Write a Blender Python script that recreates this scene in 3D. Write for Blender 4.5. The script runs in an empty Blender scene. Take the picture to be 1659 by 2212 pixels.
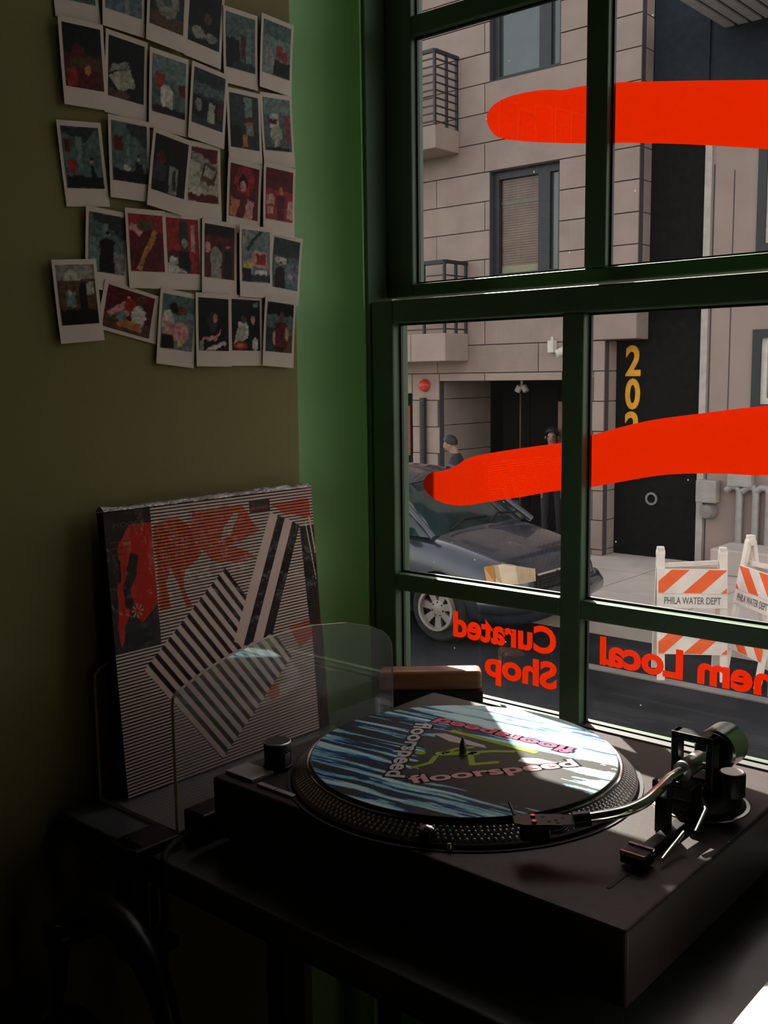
import bpy, bmesh, math, random
import numpy as np
from mathutils import Vector, Matrix

random.seed(7)
rng = np.random.RandomState(7)
scene = bpy.context.scene
col = scene.collection

# ------------------------------------------------------------------ camera
# world: x=0 left wall, y=0 inner face of the window sash, z=0 shop floor (metres)
CAM = Vector((0.97, -1.12, 1.21))
YAW, PITCH, ROLL = 0.71526581, 0.12936937, 0.01258059
cd = bpy.data.cameras.new('camera')
cd.sensor_fit = 'VERTICAL'
cd.sensor_height = 24.0
cd.lens = 24.0 * 2217.02 / 2212.0
cd.clip_start, cd.clip_end = 0.02, 200
cam = bpy.data.objects.new('camera', cd)
col.objects.link(cam)
_f = Vector((-math.sin(YAW) * math.cos(PITCH), math.cos(YAW) * math.cos(PITCH), -math.sin(PITCH)))
_r = Vector((math.cos(YAW), math.sin(YAW), 0))
_d = _f.cross(_r)
r2 = _r * math.cos(ROLL) + _d * math.sin(ROLL)
d2 = -_r * math.sin(ROLL) + _d * math.cos(ROLL)
cam.matrix_world = Matrix(((r2.x, -d2.x, -_f.x, CAM.x), (r2.y, -d2.y, -_f.y, CAM.y), (r2.z, -d2.z, -_f.z, CAM.z), (0, 0, 0, 1)))
scene.camera = cam

# ------------------------------------------------------------------ light
SUN_EL = math.radians(38.3)
SUN_H = Vector((-1.117, 1.0, 0)).normalized()          # horizontal direction towards the sun
world = bpy.data.worlds.new('world')
scene.world = world
world.use_nodes = True
wn = world.node_tree
bg = wn.nodes['Background']
sky = wn.nodes.new('ShaderNodeTexSky')
sky.sky_type = 'NISHITA'
sky.sun_disc = False
sky.sun_elevation = SUN_EL
sky.sun_rotation = math.atan2(SUN_H.x, SUN_H.y)
sky.air_density = 1.0
sky.dust_density = 2.0
hsv = wn.nodes.new('ShaderNodeHueSaturation')          # hazy, pale sky
hsv.inputs['Saturation'].default_value = 0.42
tint = wn.nodes.new('ShaderNodeMix')
tint.data_type = 'RGBA'
tint.blend_type = 'MULTIPLY'
tint.inputs['Factor'].default_value = 1.0
tint.inputs['B'].default_value = (1.08, 0.96, 0.86, 1)
wn.links.new(sky.outputs[0], hsv.inputs['Color'])
wn.links.new(hsv.outputs[0], tint.inputs['A'])
wn.links.new(tint.outputs['Result'], bg.inputs[0])
bg.inputs[1].default_value = 0.50

sl = bpy.data.lights.new('sun', 'SUN')
sl.energy = 21.0
sl.angle = math.radians(0.55)
sl.color = (1.0, 0.93, 0.84)
sun = bpy.data.objects.new('sun', sl)
col.objects.link(sun)
sun_dir = Vector((SUN_H.x * math.cos(SUN_EL), SUN_H.y * math.cos(SUN_EL), math.sin(SUN_EL)))
sun.rotation_euler = sun_dir.to_track_quat('Z', 'Y').to_euler()
sun.location = (-6, 5, 6)

vs = scene.view_settings
vs.view_transform = 'Standard'
vs.look = 'None'
vs.gamma = 1.0
vs.use_curve_mapping = False
vs.exposure = 0.0
scene.cycles.max_bounces = 9
scene.cycles.caustics_reflective = False

# ------------------------------------------------------------------ helpers
MATS = {}


def pmat(name, c, rough=0.6, metal=0.0, var=0.12, scale=12.0, bump=0.0, bscale=None, spec=0.5, coat=0.0,
         emit=None, objrand=0.0, stretch=None, c2=None):
    """principled material with a procedural noise variation of colour and optional relief"""
    if name in MATS:
        return MATS[name]
    m = bpy.data.materials.new(name)
    m.use_nodes = True
    nt = m.node_tree
    b = nt.nodes['Principled BSDF']
    b.inputs['Roughness'].default_value = rough
    b.inputs['Metallic'].default_value = metal
    b.inputs['Specular IOR Level'].default_value = spec
    b.inputs['Coat Weight'].default_value = coat
    tc = nt.nodes.new('ShaderNodeTexCoord')
    mp = nt.nodes.new('ShaderNodeMapping')
    nt.links.new(tc.outputs['Object'], mp.inputs[0])
    if stretch:
        mp.inputs['Scale'].default_value = stretch
    no = nt.nodes.new('ShaderNodeTexNoise')
    no.inputs['Scale'].default_value = scale
    no.inputs['Detail'].default_value = 5
    nt.links.new(mp.outputs[0], no.inputs['Vector'])
    mx = nt.nodes.new('ShaderNodeMix')
    mx.data_type = 'RGBA'
    a = [max(0, v * (1 - var)) for v in c]
    d = list(c2) if c2 else [min(1, v * (1 + var)) for v in c]
    mx.inputs['A'].default_value = (*a, 1)
    mx.inputs['B'].default_value = (*d, 1)
    rp = nt.nodes.new('ShaderNodeMapRange')
    rp.inputs[1].default_value = 0.3
    rp.inputs[2].default_value = 0.7
    nt.links.new(no.outputs[0], rp.inputs[0])
    nt.links.new(rp.outputs[0], mx.inputs['Factor'])
    out = mx.outputs['Result']
    if objrand:
        oi = nt.nodes.new('ShaderNodeObjectInfo')
        mr = nt.nodes.new('ShaderNodeMapRange')
        mr.inputs[3].default_value = 1 - objrand
        mr.inputs[4].default_value = 1 + objrand
        nt.links.new(oi.outputs['Random'], mr.inputs[0])
        hs = nt.nodes.new('ShaderNodeHueSaturation')
        nt.links.new(mr.outputs[0], hs.inputs['Value'])
        nt.links.new(out, hs.inputs['Color'])
        out = hs.outputs[0]
    nt.links.new(out, b.inputs['Base Color'])
    if bump:
        n2 = nt.nodes.new('ShaderNodeTexNoise')
        n2.inputs['Scale'].default_value = bscale or scale * 4
        n2.inputs['Detail'].default_value = 4
        nt.links.new(mp.outputs[0], n2.inputs['Vector'])
        bp = nt.nodes.new('ShaderNodeBump')
        bp.inputs['Strength'].default_value = bump
        bp.inputs['Distance'].default_value = 0.01
        nt.links.new(n2.outputs[0], bp.inputs['Height'])
        nt.links.new(bp.outputs[0], b.inputs['Normal'])
    if emit:
        b.inputs['Emission Color'].default_value = (*emit[0], 1)
        b.inputs['Emission Strength'].default_value = emit[1]
    MATS[name] = m
    return m


def clear_mat(name, tint=(1, 1, 1), haze=0.0, hazecol=(0.8, 0.8, 0.75), gloss=1.0, specks=0.0, rough=0.0, bump=0.0, ior=1.45):
    """thin clear sheet: light goes straight through, fresnel reflection, a little haze and dust"""
    if name in MATS:
        return MATS[name]
    m = bpy.data.materials.new(name)
    m.use_nodes = True
    nt = m.node_tree
    nt.nodes.remove(nt.nodes['Principled BSDF'])
    out = nt.nodes['Material Output']
    tr = nt.nodes.new('ShaderNodeBsdfTransparent')
    tr.inputs[0].default_value = (*tint, 1)
    df = nt.nodes.new('ShaderNodeBsdfTranslucent')
    df.inputs[0].default_value = (*hazecol, 1)
    df2 = nt.nodes.new('ShaderNodeBsdfDiffuse')
    df2.inputs[0].default_value = (*hazecol, 1)
    hm = nt.nodes.new('ShaderNodeMixShader')
    hm.inputs[0].default_value = 0.5
    nt.links.new(df.outputs[0], hm.inputs[1])
    nt.links.new(df2.outputs[0], hm.inputs[2])
    mh = nt.nodes.new('ShaderNodeMixShader')
    mh.inputs[0].default_value = haze
    nt.links.new(tr.outputs[0], mh.inputs[1])
    nt.links.new(hm.outputs[0], mh.inputs[2])
    if specks:
        tc = nt.nodes.new('ShaderNodeTexCoord')
        vo = nt.nodes.new('ShaderNodeTexVoronoi')
        vo.inputs['Scale'].default_value = 55
        nt.links.new(tc.outputs['Object'], vo.inputs['Vector'])
        lt = nt.nodes.new('ShaderNodeMath')
        lt.operation = 'LESS_THAN'
        lt.inputs[1].default_value = 0.055
        nt.links.new(vo.outputs['Distance'], lt.inputs[0])
        wn_ = nt.nodes.new('ShaderNodeSeparateColor')
        nt.links.new(vo.outputs['Color'], wn_.inputs[0])
        gt = nt.nodes.new('ShaderNodeMath')
        gt.operation = 'GREATER_THAN'
        gt.inputs[1].default_value = 0.86
        nt.links.new(wn_.outputs[0], gt.inputs[0])
        mu = nt.nodes.new('ShaderNodeMath')
        mu.operation = 'MULTIPLY'
        nt.links.new(lt.outputs[0], mu.inputs[0])
        nt.links.new(gt.outputs[0], mu.inputs[1])
        mu2 = nt.nodes.new('ShaderNodeMath')
        mu2.operation = 'MULTIPLY_ADD'
        mu2.inputs[1].default_value = specks
        mu2.inputs[2].default_value = haze
        nt.links.new(mu.outputs[0], mu2.inputs[0])
        nt.links.new(mu2.outputs[0], mh.inputs[0])
    gl = nt.nodes.new('ShaderNodeBsdfGlossy')
    gl.inputs['Roughness'].default_value = rough
    fr = nt.nodes.new('ShaderNodeFresnel')
    fr.inputs[0].default_value = ior
    geo = nt.nodes.new('ShaderNodeNewGeometry')
    if bump:
        tc2 = nt.nodes.new('ShaderNodeTexCoord')
        n2 = nt.nodes.new('ShaderNodeTexNoise')
        n2.inputs['Scale'].default_value = 35
        n2.inputs['Detail'].default_value = 3
        nt.links.new(tc2.outputs['Object'], n2.inputs['Vector'])
        bp = nt.nodes.new('ShaderNodeBump')
        bp.inputs['Strength'].default_value = bump
        bp.inputs['Distance'].default_value = 0.01
        nt.links.new(n2.outputs[0], bp.inputs['Height'])
        nt.links.new(bp.outputs[0], gl.inputs['Normal'])
    mg = nt.nodes.new('ShaderNodeMath')
    mg.operation = 'MULTIPLY'
    mg.inputs[1].default_value = gloss
    # fresnel from the outside only (back faces would give total reflection)
    mb = nt.nodes.new('ShaderNodeMath')
    mb.operation = 'MULTIPLY_ADD'
    mb.inputs[1].default_value = -1.0
    mb.inputs[2].default_value = 1.0
    nt.links.new(geo.outputs['Backfacing'], mb.inputs[0])
    nt.links.new(fr.outputs[0], mg.inputs[0])
    mm = nt.nodes.new('ShaderNodeMath')
    mm.operation = 'MULTIPLY'
    nt.links.new(mg.outputs[0], mm.inputs[0])
    nt.links.new(mb.outputs[0], mm.inputs[1])
    ms = nt.nodes.new('ShaderNodeMixShader')
    nt.links.new(mm.outputs[0], ms.inputs[0])
    nt.links.new(mh.outputs[0], ms.inputs[1])
    nt.links.new(gl.outputs[0], ms.inputs[2])
    nt.links.new(ms.outputs[0], out.inputs[0])
    MATS[name] = m
    return m


def vinyl_mat(name, c, trans, mixf=0.6):
    m = bpy.data.materials.new(name)
    m.use_nodes = True
    nt = m.node_tree
    nt.nodes.remove(nt.nodes['Principled BSDF'])
    out = nt.nodes['Material Output']
    tc = nt.nodes.new('ShaderNodeTexCoord')
    no = nt.nodes.new('ShaderNodeTexNoise')
    no.inputs['Scale'].default_value = 6
    nt.links.new(tc.outputs['Object'], no.inputs['Vector'])
    mx = nt.nodes.new('ShaderNodeMix')
    mx.data_type = 'RGBA'
    mx.inputs['A'].default_value = (*[v * 0.99 for v in trans], 1)
    mx.inputs['B'].default_value = (*trans, 1)
    nt.links.new(no.outputs[0], mx.inputs['Factor'])
    a = nt.nodes.new('ShaderNodeBsdfDiffuse')
    a.inputs[0].default_value = (*c, 1)
    t = nt.nodes.new('ShaderNodeBsdfTranslucent')
    nt.links.new(mx.outputs['Result'], t.inputs[0])
    s = nt.nodes.new('ShaderNodeMixShader')
    s.inputs[0].default_value = mixf
    nt.links.new(a.outputs[0], s.inputs[1])
    nt.links.new(t.outputs[0], s.inputs[2])
    nt.links.new(s.outputs[0], out.inputs[0])
    MATS[name] = m
    return m


def paint_mat(name, rough=0.35, spec=0.5, coat=0.0, gain=1.0):
    """printed picture: colour comes from the mesh's colour attribute, fine noise on top"""
    if name in MATS:
        return MATS[name]
    m = bpy.data.materials.new(name)
    m.use_nodes = True
    nt = m.node_tree
    b = nt.nodes['Principled BSDF']
    b.inputs['Roughness'].default_value = rough
    b.inputs['Specular IOR Level'].default_value = spec
    b.inputs['Coat Weight'].default_value = coat
    at = nt.nodes.new('ShaderNodeAttribute')
    at.attribute_name = 'print'
    no = nt.nodes.new('ShaderNodeTexNoise')
    no.inputs['Scale'].default_value = 400
    hs = nt.nodes.new('ShaderNodeHueSaturation')
    mr = nt.nodes.new('ShaderNodeMapRange')
    mr.inputs[3].default_value = gain * 0.92
    mr.inputs[4].default_value = gain * 1.08
    nt.links.new(no.outputs[0], mr.inputs[0])
    nt.links.new(mr.outputs[0], hs.inputs['Value'])
    nt.links.new(at.outputs['Color'], hs.inputs['Color'])
    nt.links.new(hs.outputs[0], b.inputs['Base Color'])
    MATS[name] = m
    return m


def tag(o, label=None, cat=None, group=None, kind=None):
    if label:
        o['label'] = label
    if cat:
        o['category'] = cat
    if group:
        o['group'] = group
    if kind:
        o['kind'] = kind
    return o


def empty(name, loc=(0, 0, 0), rz=0.0, label=None, cat=None, group=None, kind=None, parent=None):
    o = bpy.data.objects.new(name, None)
    o.empty_display_size = 0.05
    col.objects.link(o)
    o.location = loc
    o.rotation_euler = (0, 0, rz)
    if parent:
        o.parent = parent
    return tag(o, label, cat, group, kind)


def origin_of(o):
    v = Vector((0, 0, 0))
    while o is not None:
        v = v + Vector(o.location)
        o = o.parent
    return v


class MB:
    """collects shapes; build() links them as ONE mesh object"""

    def __init__(s):
        s.v, s.f, s.m = [], [], []

    def add(s, vs_, fs, mi=0):
        n = len(s.v)
        s.v += [tuple(p) for p in vs_]
        s.f += [tuple(i + n for i in f) for f in fs]
        s.m += [mi] * len(fs)
        return s

    def box(s, a, b, mi=0, mat=None):
        x0, y0, z0 = a
        x1, y1, z1 = b
        p = [(x0, y0, z0), (x1, y0, z0), (x1, y1, z0), (x0, y1, z0), (x0, y0, z1), (x1, y0, z1), (x1, y1, z1), (x0, y1, z1)]
        if mat is not None:
            p = [mat @ Vector(q) for q in p]
        return s.add(p, [(0, 3, 2, 1), (4, 5, 6, 7), (0, 1, 5, 4), (1, 2, 6, 5), (2, 3, 7, 6), (3, 0, 4, 7)], mi)

    def bar(s, p, q, w, h=None, mi=0, up=(0, 0, 1)):
        """square bar from p to q"""
        p, q = Vector(p), Vector(q)
        h = h or w
        d = (q - p)
        L = d.length
        d.normalize()
        u = Vector(up)
        if abs(d.dot(u)) > 0.95:
            u = Vector((1, 0, 0))
        a = d.cross(u).normalized()
        b = a.cross(d).normalized()
        M = Matrix(((d.x, a.x, b.x, p.x), (d.y, a.y, b.y, p.y), (d.z, a.z, b.z, p.z), (0, 0, 0, 1)))
        return s.box((0, -w / 2, -h / 2), (L, w / 2, h / 2), mi, M)

    def cyl(s, p, q, r, r2=None, n=24, mi=0, caps=True):
        p, q = Vector(p), Vector(q)
        r2 = r if r2 is None else r2
        d = (q - p).normalized()
        u = Vector((0, 0, 1)) if abs(d.z) < 0.9 else Vector((1, 0, 0))
        a = d.cross(u).normalized()
        b = d.cross(a)
        vv, ff = [], []
        for i in range(n):
            t = 2 * math.pi * i / n
            e = a * math.cos(t) + b * math.sin(t)
            vv += [p + e * r, q + e * r2]
        for i in range(n):
            j = (i + 1) % n
            ff.append((2 * i, 2 * i + 1, 2 * j + 1, 2 * j))
        if caps:
            ff.append(tuple(2 * i for i in range(n)))
            ff.append(tuple(2 * i + 1 for i in reversed(range(n))))
        return s.add(vv, ff, mi)

    def tube(s, pts, r, n=12, mi=0, caps=True):
        pts = [Vector(p) for p in pts]
        rs = r if isinstance(r, (list, tuple)) else [r] * len(pts)
        vv, ff = [], []
        prev = None
        for i, p in enumerate(pts):
            d = (pts[min(i + 1, len(pts) - 1)] - pts[max(i - 1, 0)]).normalized()
            if prev is None:
                u = Vector((0, 0, 1)) if abs(d.z) < 0.9 else Vector((1, 0, 0))
                a = d.cross(u).normalized()
            else:
                a = (prev - d * prev.dot(d)).normalized()
            prev = a
            b = d.cross(a)
            for k in range(n):
                t = 2 * math.pi * k / n
                vv.append(p + (a * math.cos(t) + b * math.sin(t)) * rs[i])
        for i in range(len(pts) - 1):
            for k in range(n):
                j = (k + 1) % n
                ff.append((i * n + k, i * n + j, (i + 1) * n + j, (i + 1) * n + k))
        if caps:
            ff.append(tuple(reversed(range(n))))
            ff.append(tuple((len(pts) - 1) * n + k for k in range(n)))
        return s.add(vv, ff, mi)

    def lathe(s, prof, c=(0, 0, 0), n=64, mi=0, axis='z'):
        """prof: (r, h) list; closed with caps where r==0"""
        vv, ff = [], []
        c = Vector(c)
        for r, h in prof:
            for k in range(n):
                t = 2 * math.pi * k / n
                if axis == 'z':
                    q = (r * math.cos(t), r * math.sin(t), h)
                elif axis == 'y':
                    q = (r * math.cos(t), h, r * math.sin(t))
                else:
                    q = (h, r * math.cos(t), r * math.sin(t))
                vv.append(c + Vector(q))
        for i in range(len(prof) - 1):
            for k in range(n):
                j = (k + 1) % n
                ff.append((i * n + k, i * n + j, (i + 1) * n + j, (i + 1) * n + k))
        return s.add(vv, ff, mi)

    def prism(s, poly, lo, hi, plane='xy', mi=0, rim=None):
        """polygon (list of 2-tuples) extruded between lo and hi along the third axis"""
        n = len(poly)

        def P(a, b, t):
            return {'xy': (a, b, t), 'xz': (a, t, b), 'yz': (t, a, b)}[plane]
        vv = [P(a, b, lo) for a, b in poly] + [P(a, b, hi) for a, b in poly]
        s.add(vv, [tuple(range(n)), tuple(reversed(range(n, 2 * n)))], mi)
        k = len(s.v) - 2 * n
        for i in range(n):
            j = (i + 1) % n
            s.f.append((k + i, k + n + i, k + n + j, k + j))
            s.m.append(mi if rim is None else rim)
        return s

    def build(s, name, mat, parent=None, smooth=False, bevel=0.0, local=False, seg=2, fix=True):
        me = bpy.data.meshes.new(name)
        vv = s.v
        if parent is not None and not local:
            o_ = origin_of(parent)
            vv = [(p[0] - o_.x, p[1] - o_.y, p[2] - o_.z) for p in vv]
        me.from_pydata([tuple(p) for p in vv], [], s.f)
        mats = mat if isinstance(mat, (list, tuple)) else [mat]
        for m_ in mats:
            me.materials.append(m_)
        if len(mats) > 1:
            me.polygons.foreach_set('material_index', s.m)
        if fix:
            bm = bmesh.new()
            bm.from_mesh(me)
            bmesh.ops.recalc_face_normals(bm, faces=bm.faces)
            bm.to_mesh(me)
            bm.free()
        me.update()
        if smooth:
            me.shade_smooth()
            me.set_sharp_from_angle(angle=math.radians(40))
        o = bpy.data.objects.new(name, me)
        col.objects.link(o)
        if parent is not None:
            o.parent = parent
        if bevel:
            bv = o.modifiers.new('bevel', 'BEVEL')
            bv.width = bevel
            bv.segments = seg
            bv.limit_method = 'ANGLE'
            bv.angle_limit = math.radians(40)
        return o


def part(name, mat, parent, fn, **kw):
    m_ = MB()
    fn(m_)
    return m_.build(name, mat, parent, **kw)


def copy_tree(o, parent=None):
    c = o.copy()
    col.objects.link(c)
    c.parent = parent
    for ch in list(o.children):
        copy_tree(ch, c)
    return c


def text_shape(body, offset=0.0, extrude=0.0):
    """outline of the built-in font as (verts, faces), origin at the left baseline, font size 1"""
    cu = bpy.data.curves.new('t', 'FONT')
    cu.body = body
    cu.offset = offset
    cu.extrude = extrude
    cu.resolution_u = 4
    ob = bpy.data.objects.new('t', cu)
    col.objects.link(ob)
    dg = bpy.context.evaluated_depsgraph_get()
    me = bpy.data.meshes.new_from_object(ob.evaluated_get(dg))
    vv = np.array([v.co[:] for v in me.vertices])
    ff = [tuple(p.vertices) for p in me.polygons]
    bpy.data.objects.remove(ob)
    bpy.data.curves.remove(cu)
    bpy.data.meshes.remove(me)
    return vv, ff


def text_on(mb, body, o, ex, ey, width, height, offset=0.012, cap=None, lift=0.0, thick=0.0, mi=0):
    """letters fitted into width along ex, letter size by height along ey; o is the left baseline"""
    vv, ff = text_shape(body, offset, 0.5 if thick else 0)
    ref, _ = text_shape(body, 0.0)
    x0, x1 = ref[:, 0].min(), ref[:, 0].max()
    capv, _ = text_shape(cap or 'H', 0.0)
    ch = capv[:, 1].max()
    o, ex, ey = Vector(o), Vector(ex).normalized(), Vector(ey).normalized()
    en = ex.cross(ey)
    pts = [o + ex * ((p[0] - x0) / (x1 - x0) * width) + ey * (p[1] / ch * height) + en * (lift + p[2] * thick) for p in vv]
    mb.add(pts, ff, mi)


def paint_grid(nu, nv, fn):
    """fn(U, V) -> rgb array; returns vertex colours of a (nv+1)x(nu+1) grid"""
    U, V = np.meshgrid(np.linspace(0, 1, nu + 1), np.linspace(0, 1, nv + 1))
    return U, V, fn(U, V)


def painted_sheet(name, o, eu, ev, nu, nv, rgb, mat, parent=None, lift=0.0):
    """flat printed sheet spanned by eu (width) and ev (height) from corner o, given in world axes"""
    o, eu, ev = Vector(o), Vector(eu), Vector(ev)
    n = eu.cross(ev).normalized() * lift
    if parent is not None:
        o = o - origin_of(parent)
    U, V = np.meshgrid(np.linspace(0, 1, nu + 1), np.linspace(0, 1, nv + 1))
    P = np.array(o + n)[None, None, :] + U[..., None] * np.array(eu) + V[..., None] * np.array(ev)
    idx = np.arange((nu + 1) * (nv + 1)).reshape(nv + 1, nu + 1)
    F = np.stack([idx[:-1, :-1], idx[:-1, 1:], idx[1:, 1:], idx[1:, :-1]], -1).reshape(-1, 4)
    return mesh_np(name, P.reshape(-1, 3), F, rgb.reshape(-1, 3), mat, parent)


def mesh_np(name, P, F, rgb, mat, parent=None):
    me = bpy.data.meshes.new(name)
    me.vertices.add(len(P))
    me.vertices.foreach_set('co', P.astype(np.float32).ravel())
    me.loops.add(F.size)
    me.loops.foreach_set('vertex_index', F.astype(np.int32).ravel())
    me.polygons.add(len(F))
    me.polygons.foreach_set('loop_start', np.arange(0, F.size, 4, dtype=np.int32))
    me.update(calc_edges=True)
    if rgb is not None:
        at = me.color_attributes.new('print', 'FLOAT_COLOR', 'POINT')
        at.data.foreach_set('color', np.concatenate([rgb, np.ones((len(P), 1))], 1).astype(np.float32).ravel())
    me.materials.append(mat)
    ob = bpy.data.objects.new(name, me)
    col.objects.link(ob)
    if parent is not None:
        ob.parent = parent
    return ob


def inpoly(U, V, poly):
    r = np.zeros(U.shape, bool)
    n = len(poly)
    for i in range(n):
        x0, y0 = poly[i]
        x1, y1 = poly[(i + 1) % n]
        c = ((y0 > V) != (y1 > V))
        with np.errstate(divide='ignore', invalid='ignore'):
            r ^= c & (U < (x1 - x0) * (V - y0) / (y1 - y0 + 1e-12) + x0)
    return r


def vnoise(X, Y, seed=0):
    """smooth value noise on arrays"""
    r = np.random.RandomState(seed).rand(64, 64)
    xi, yi = np.floor(X).astype(int), np.floor(Y).astype(int)
    fx, fy = X - xi, Y - yi
    fx, fy = fx * fx * (3 - 2 * fx), fy * fy * (3 - 2 * fy)
    g = lambda a, b: r[a % 64, b % 64]
    return (g(xi, yi) * (1 - fx) + g(xi + 1, yi) * fx) * (1 - fy) + (g(xi, yi + 1) * (1 - fx) + g(xi + 1, yi + 1) * fx) * fy


def applied(ob):
    """bake the modifiers of ob into its mesh"""
    dg = bpy.context.evaluated_depsgraph_get()
    me = bpy.data.meshes.new_from_object(ob.evaluated_get(dg))
    ob.modifiers.clear()
    old = ob.data
    ob.data = me
    bpy.data.meshes.remove(old)
    return ob

# ------------------------------------------------------------------ materials
M_WALL = pmat('olive_wall_paint', (0.215, 0.195, 0.080), 0.8, var=0.05, scale=5, bump=0.03, bscale=90, spec=0.2)
M_DAYLIT = pmat('daylit_wall_paint', (0.37, 0.69, 0.32), 0.6, var=0.06, scale=6, bump=0.02, bscale=60, spec=0.3)  # wall paint again, its extra daylight put into a brighter green
M_SASH = pmat('dark_green_gloss_paint', (0.080, 0.140, 0.072), 0.42, var=0.10, scale=14, bump=0.03, bscale=80, spec=0.3)
M_GASKET = pmat('black_glazing_bead', (0.012, 0.010, 0.008), 0.6)
M_PANE = clear_mat('window_glass', (0.97, 0.985, 0.98), haze=0.0008, specks=0.25, hazecol=(0.75, 0.75, 0.75))
M_FLOOR = pmat('dark_wood_floor', (0.040, 0.026, 0.017), 0.5, var=0.3, scale=3, stretch=(1, 14, 1))
M_CEIL = pmat('dark_ceiling_paint', (0.035, 0.035, 0.03), 0.8)
M_BRICKX = pmat('exterior_render', (0.22, 0.19, 0.17), 0.9, var=0.15, scale=3)
M_TABLE = pmat('charcoal_table_laminate', (0.085, 0.088, 0.088), 0.30, var=0.15, scale=20)
M_TLEG = pmat('black_table_leg', (0.012, 0.011, 0.010), 0.5)
M_PLINTH = pmat('dark_grey_plinth', (0.052, 0.041, 0.039), 0.42, var=0.10, scale=300, bump=0.06, bscale=900, spec=0.12)
M_BLACK = pmat('satin_black', (0.007, 0.007, 0.007), 0.35, spec=0.25)
M_RUBBER = pmat('black_rubber', (0.010, 0.010, 0.010), 0.75)
M_CHROME = pmat('polished_chrome', (0.75, 0.74, 0.72), 0.16, metal=1.0, var=0.05)
M_SILVER = pmat('brushed_silver', (0.52, 0.50, 0.48), 0.35, metal=1.0, var=0.08, scale=60)
M_PLATTER = pmat('dark_platter_metal', (0.070, 0.066, 0.062), 0.38, metal=0.6, var=0.1)
M_DOT = pmat('silver_strobe_dot', (0.62, 0.60, 0.57), 0.3, metal=1.0)
M_WOOD = pmat('walnut_wood', (0.36, 0.15, 0.07), 0.45, var=0.35, scale=9, stretch=(1, 12, 12))
M_ASPHALT = pmat('asphalt', (0.020, 0.021, 0.024), 0.9, var=0.5, scale=1.1, bump=0.5, bscale=60, spec=0.08)
M_CONC = pmat('sidewalk_concrete', (0.52, 0.45, 0.40), 0.9, var=0.16, scale=1.6, bump=0.2, bscale=40)
M_STONE = pmat('facade_stone', (0.310, 0.236, 0.202), 0.85, var=0.10, scale=3.0, bump=0.15, bscale=50, objrand=0.07)
M_JOINT = pmat('dark_mortar_joint', (0.055, 0.05, 0.055), 0.9)
M_DKFRAME = pmat('dark_bronze_window_frame', (0.018, 0.022, 0.026), 0.5)
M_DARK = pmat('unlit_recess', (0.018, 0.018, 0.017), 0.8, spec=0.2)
M_BPANEL = pmat('black_metal_cladding', (0.010, 0.010, 0.010), 0.8, var=0.2, spec=0.06)
M_STUCCO = pmat('pinkish_grey_stucco', (0.330, 0.252, 0.222), 0.9, var=0.08, scale=2, bump=0.2, bscale=60)
M_NAVY = pmat('dark_slate_cladding', (0.016, 0.024, 0.034), 0.8, var=0.2, spec=0.2)
M_EXTGLASS = pmat('facade_window_glass', (0.045, 0.07, 0.07), 0.08, var=0.3, scale=1.2, spec=0.8)
M_WHITEF = pmat('white_window_frame', (0.62, 0.58, 0.52), 0.6)
M_RAIL = pmat('black_iron_railing', (0.012, 0.015, 0.02), 0.5)

# ------------------------------------------------------------------ room shell


def struct(name, mat, fn, **kw):
    o = part(name, mat, None, fn, **kw)
    return tag(o, kind='structure')


RX, RY, RZ = 3.6, -4.2, 2.8
struct('floor', M_FLOOR, lambda m: m.box((-0.35, RY - 0.15, -0.12), (RX + 0.15, 0.116, 0)))
struct('ceiling', M_CEIL, lambda m: m.box((-0.35, RY - 0.15, RZ), (RX + 0.15, 0.116, RZ + 0.15)))
struct('wall_left', M_WALL, lambda m: m.box((-0.35, RY, 0), (0, -0.17, RZ)), bevel=0.003)
struct('wall_back', M_WALL, lambda m: m.box((-0.35, RY - 0.15, 0), (RX + 0.15, RY, RZ)))
struct('wall_right', M_WALL, lambda m: m.box((RX, RY, 0), (RX + 0.15, 0.0, RZ)))

# window openings in the street wall: x0, x1, z0, z1
W1 = (-0.03, 0.645, 0.735, 2.16)
W2 = (2.45, 3.15, 0.735, 2.16)  # opening out of view, added for its light


def street_wall(m):
    y0, y1 = 0.0, 0.05
    m.box((-0.35, y0, 0), (RX + 0.15, y1, W1[2]))
    m.box((-0.35, y0, W1[3]), (RX + 0.15, y1, RZ))
    for a, b in ((-0.35, W1[0]), (W1[1], W2[0]), (W2[1], RX + 0.15)):
        m.box((a, y0, W1[2]), (b, y1, W1[3]))


struct('wall_front', M_DAYLIT, street_wall)


def facade_own(m):   # the shop's own street front, above, below and beside
    y0, y1 = 0.051, 0.235
    m.box((-3.0, y0, -1.29), (-0.165, y1, 6.5))
    m.box((3.4, y0, -1.29), (6.0, y1, 6.5))
    m.box((-0.165, y0, 2.25), (3.4, y1, 6.5))
    m.box((-0.165, y0, -1.29), (3.4, y1, 0.60))
    m.box((-2.0, y1, 1.90), (-0.400, 0.52, 5.5))        # unseen block added beside the window to shade the plinth


struct('wall_street', M_BRICKX, facade_own)

# rounded window return between the left wall and the frame, daylight painted in
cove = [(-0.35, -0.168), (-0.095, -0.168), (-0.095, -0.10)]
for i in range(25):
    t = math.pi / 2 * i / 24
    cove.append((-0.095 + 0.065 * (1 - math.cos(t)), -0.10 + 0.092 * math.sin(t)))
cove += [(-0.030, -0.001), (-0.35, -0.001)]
o = part('trim_1', M_DAYLIT, None, lambda m: m.prism(cove, 0, RZ, 'xy'), smooth=True)
tag(o, kind='structure')


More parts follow.
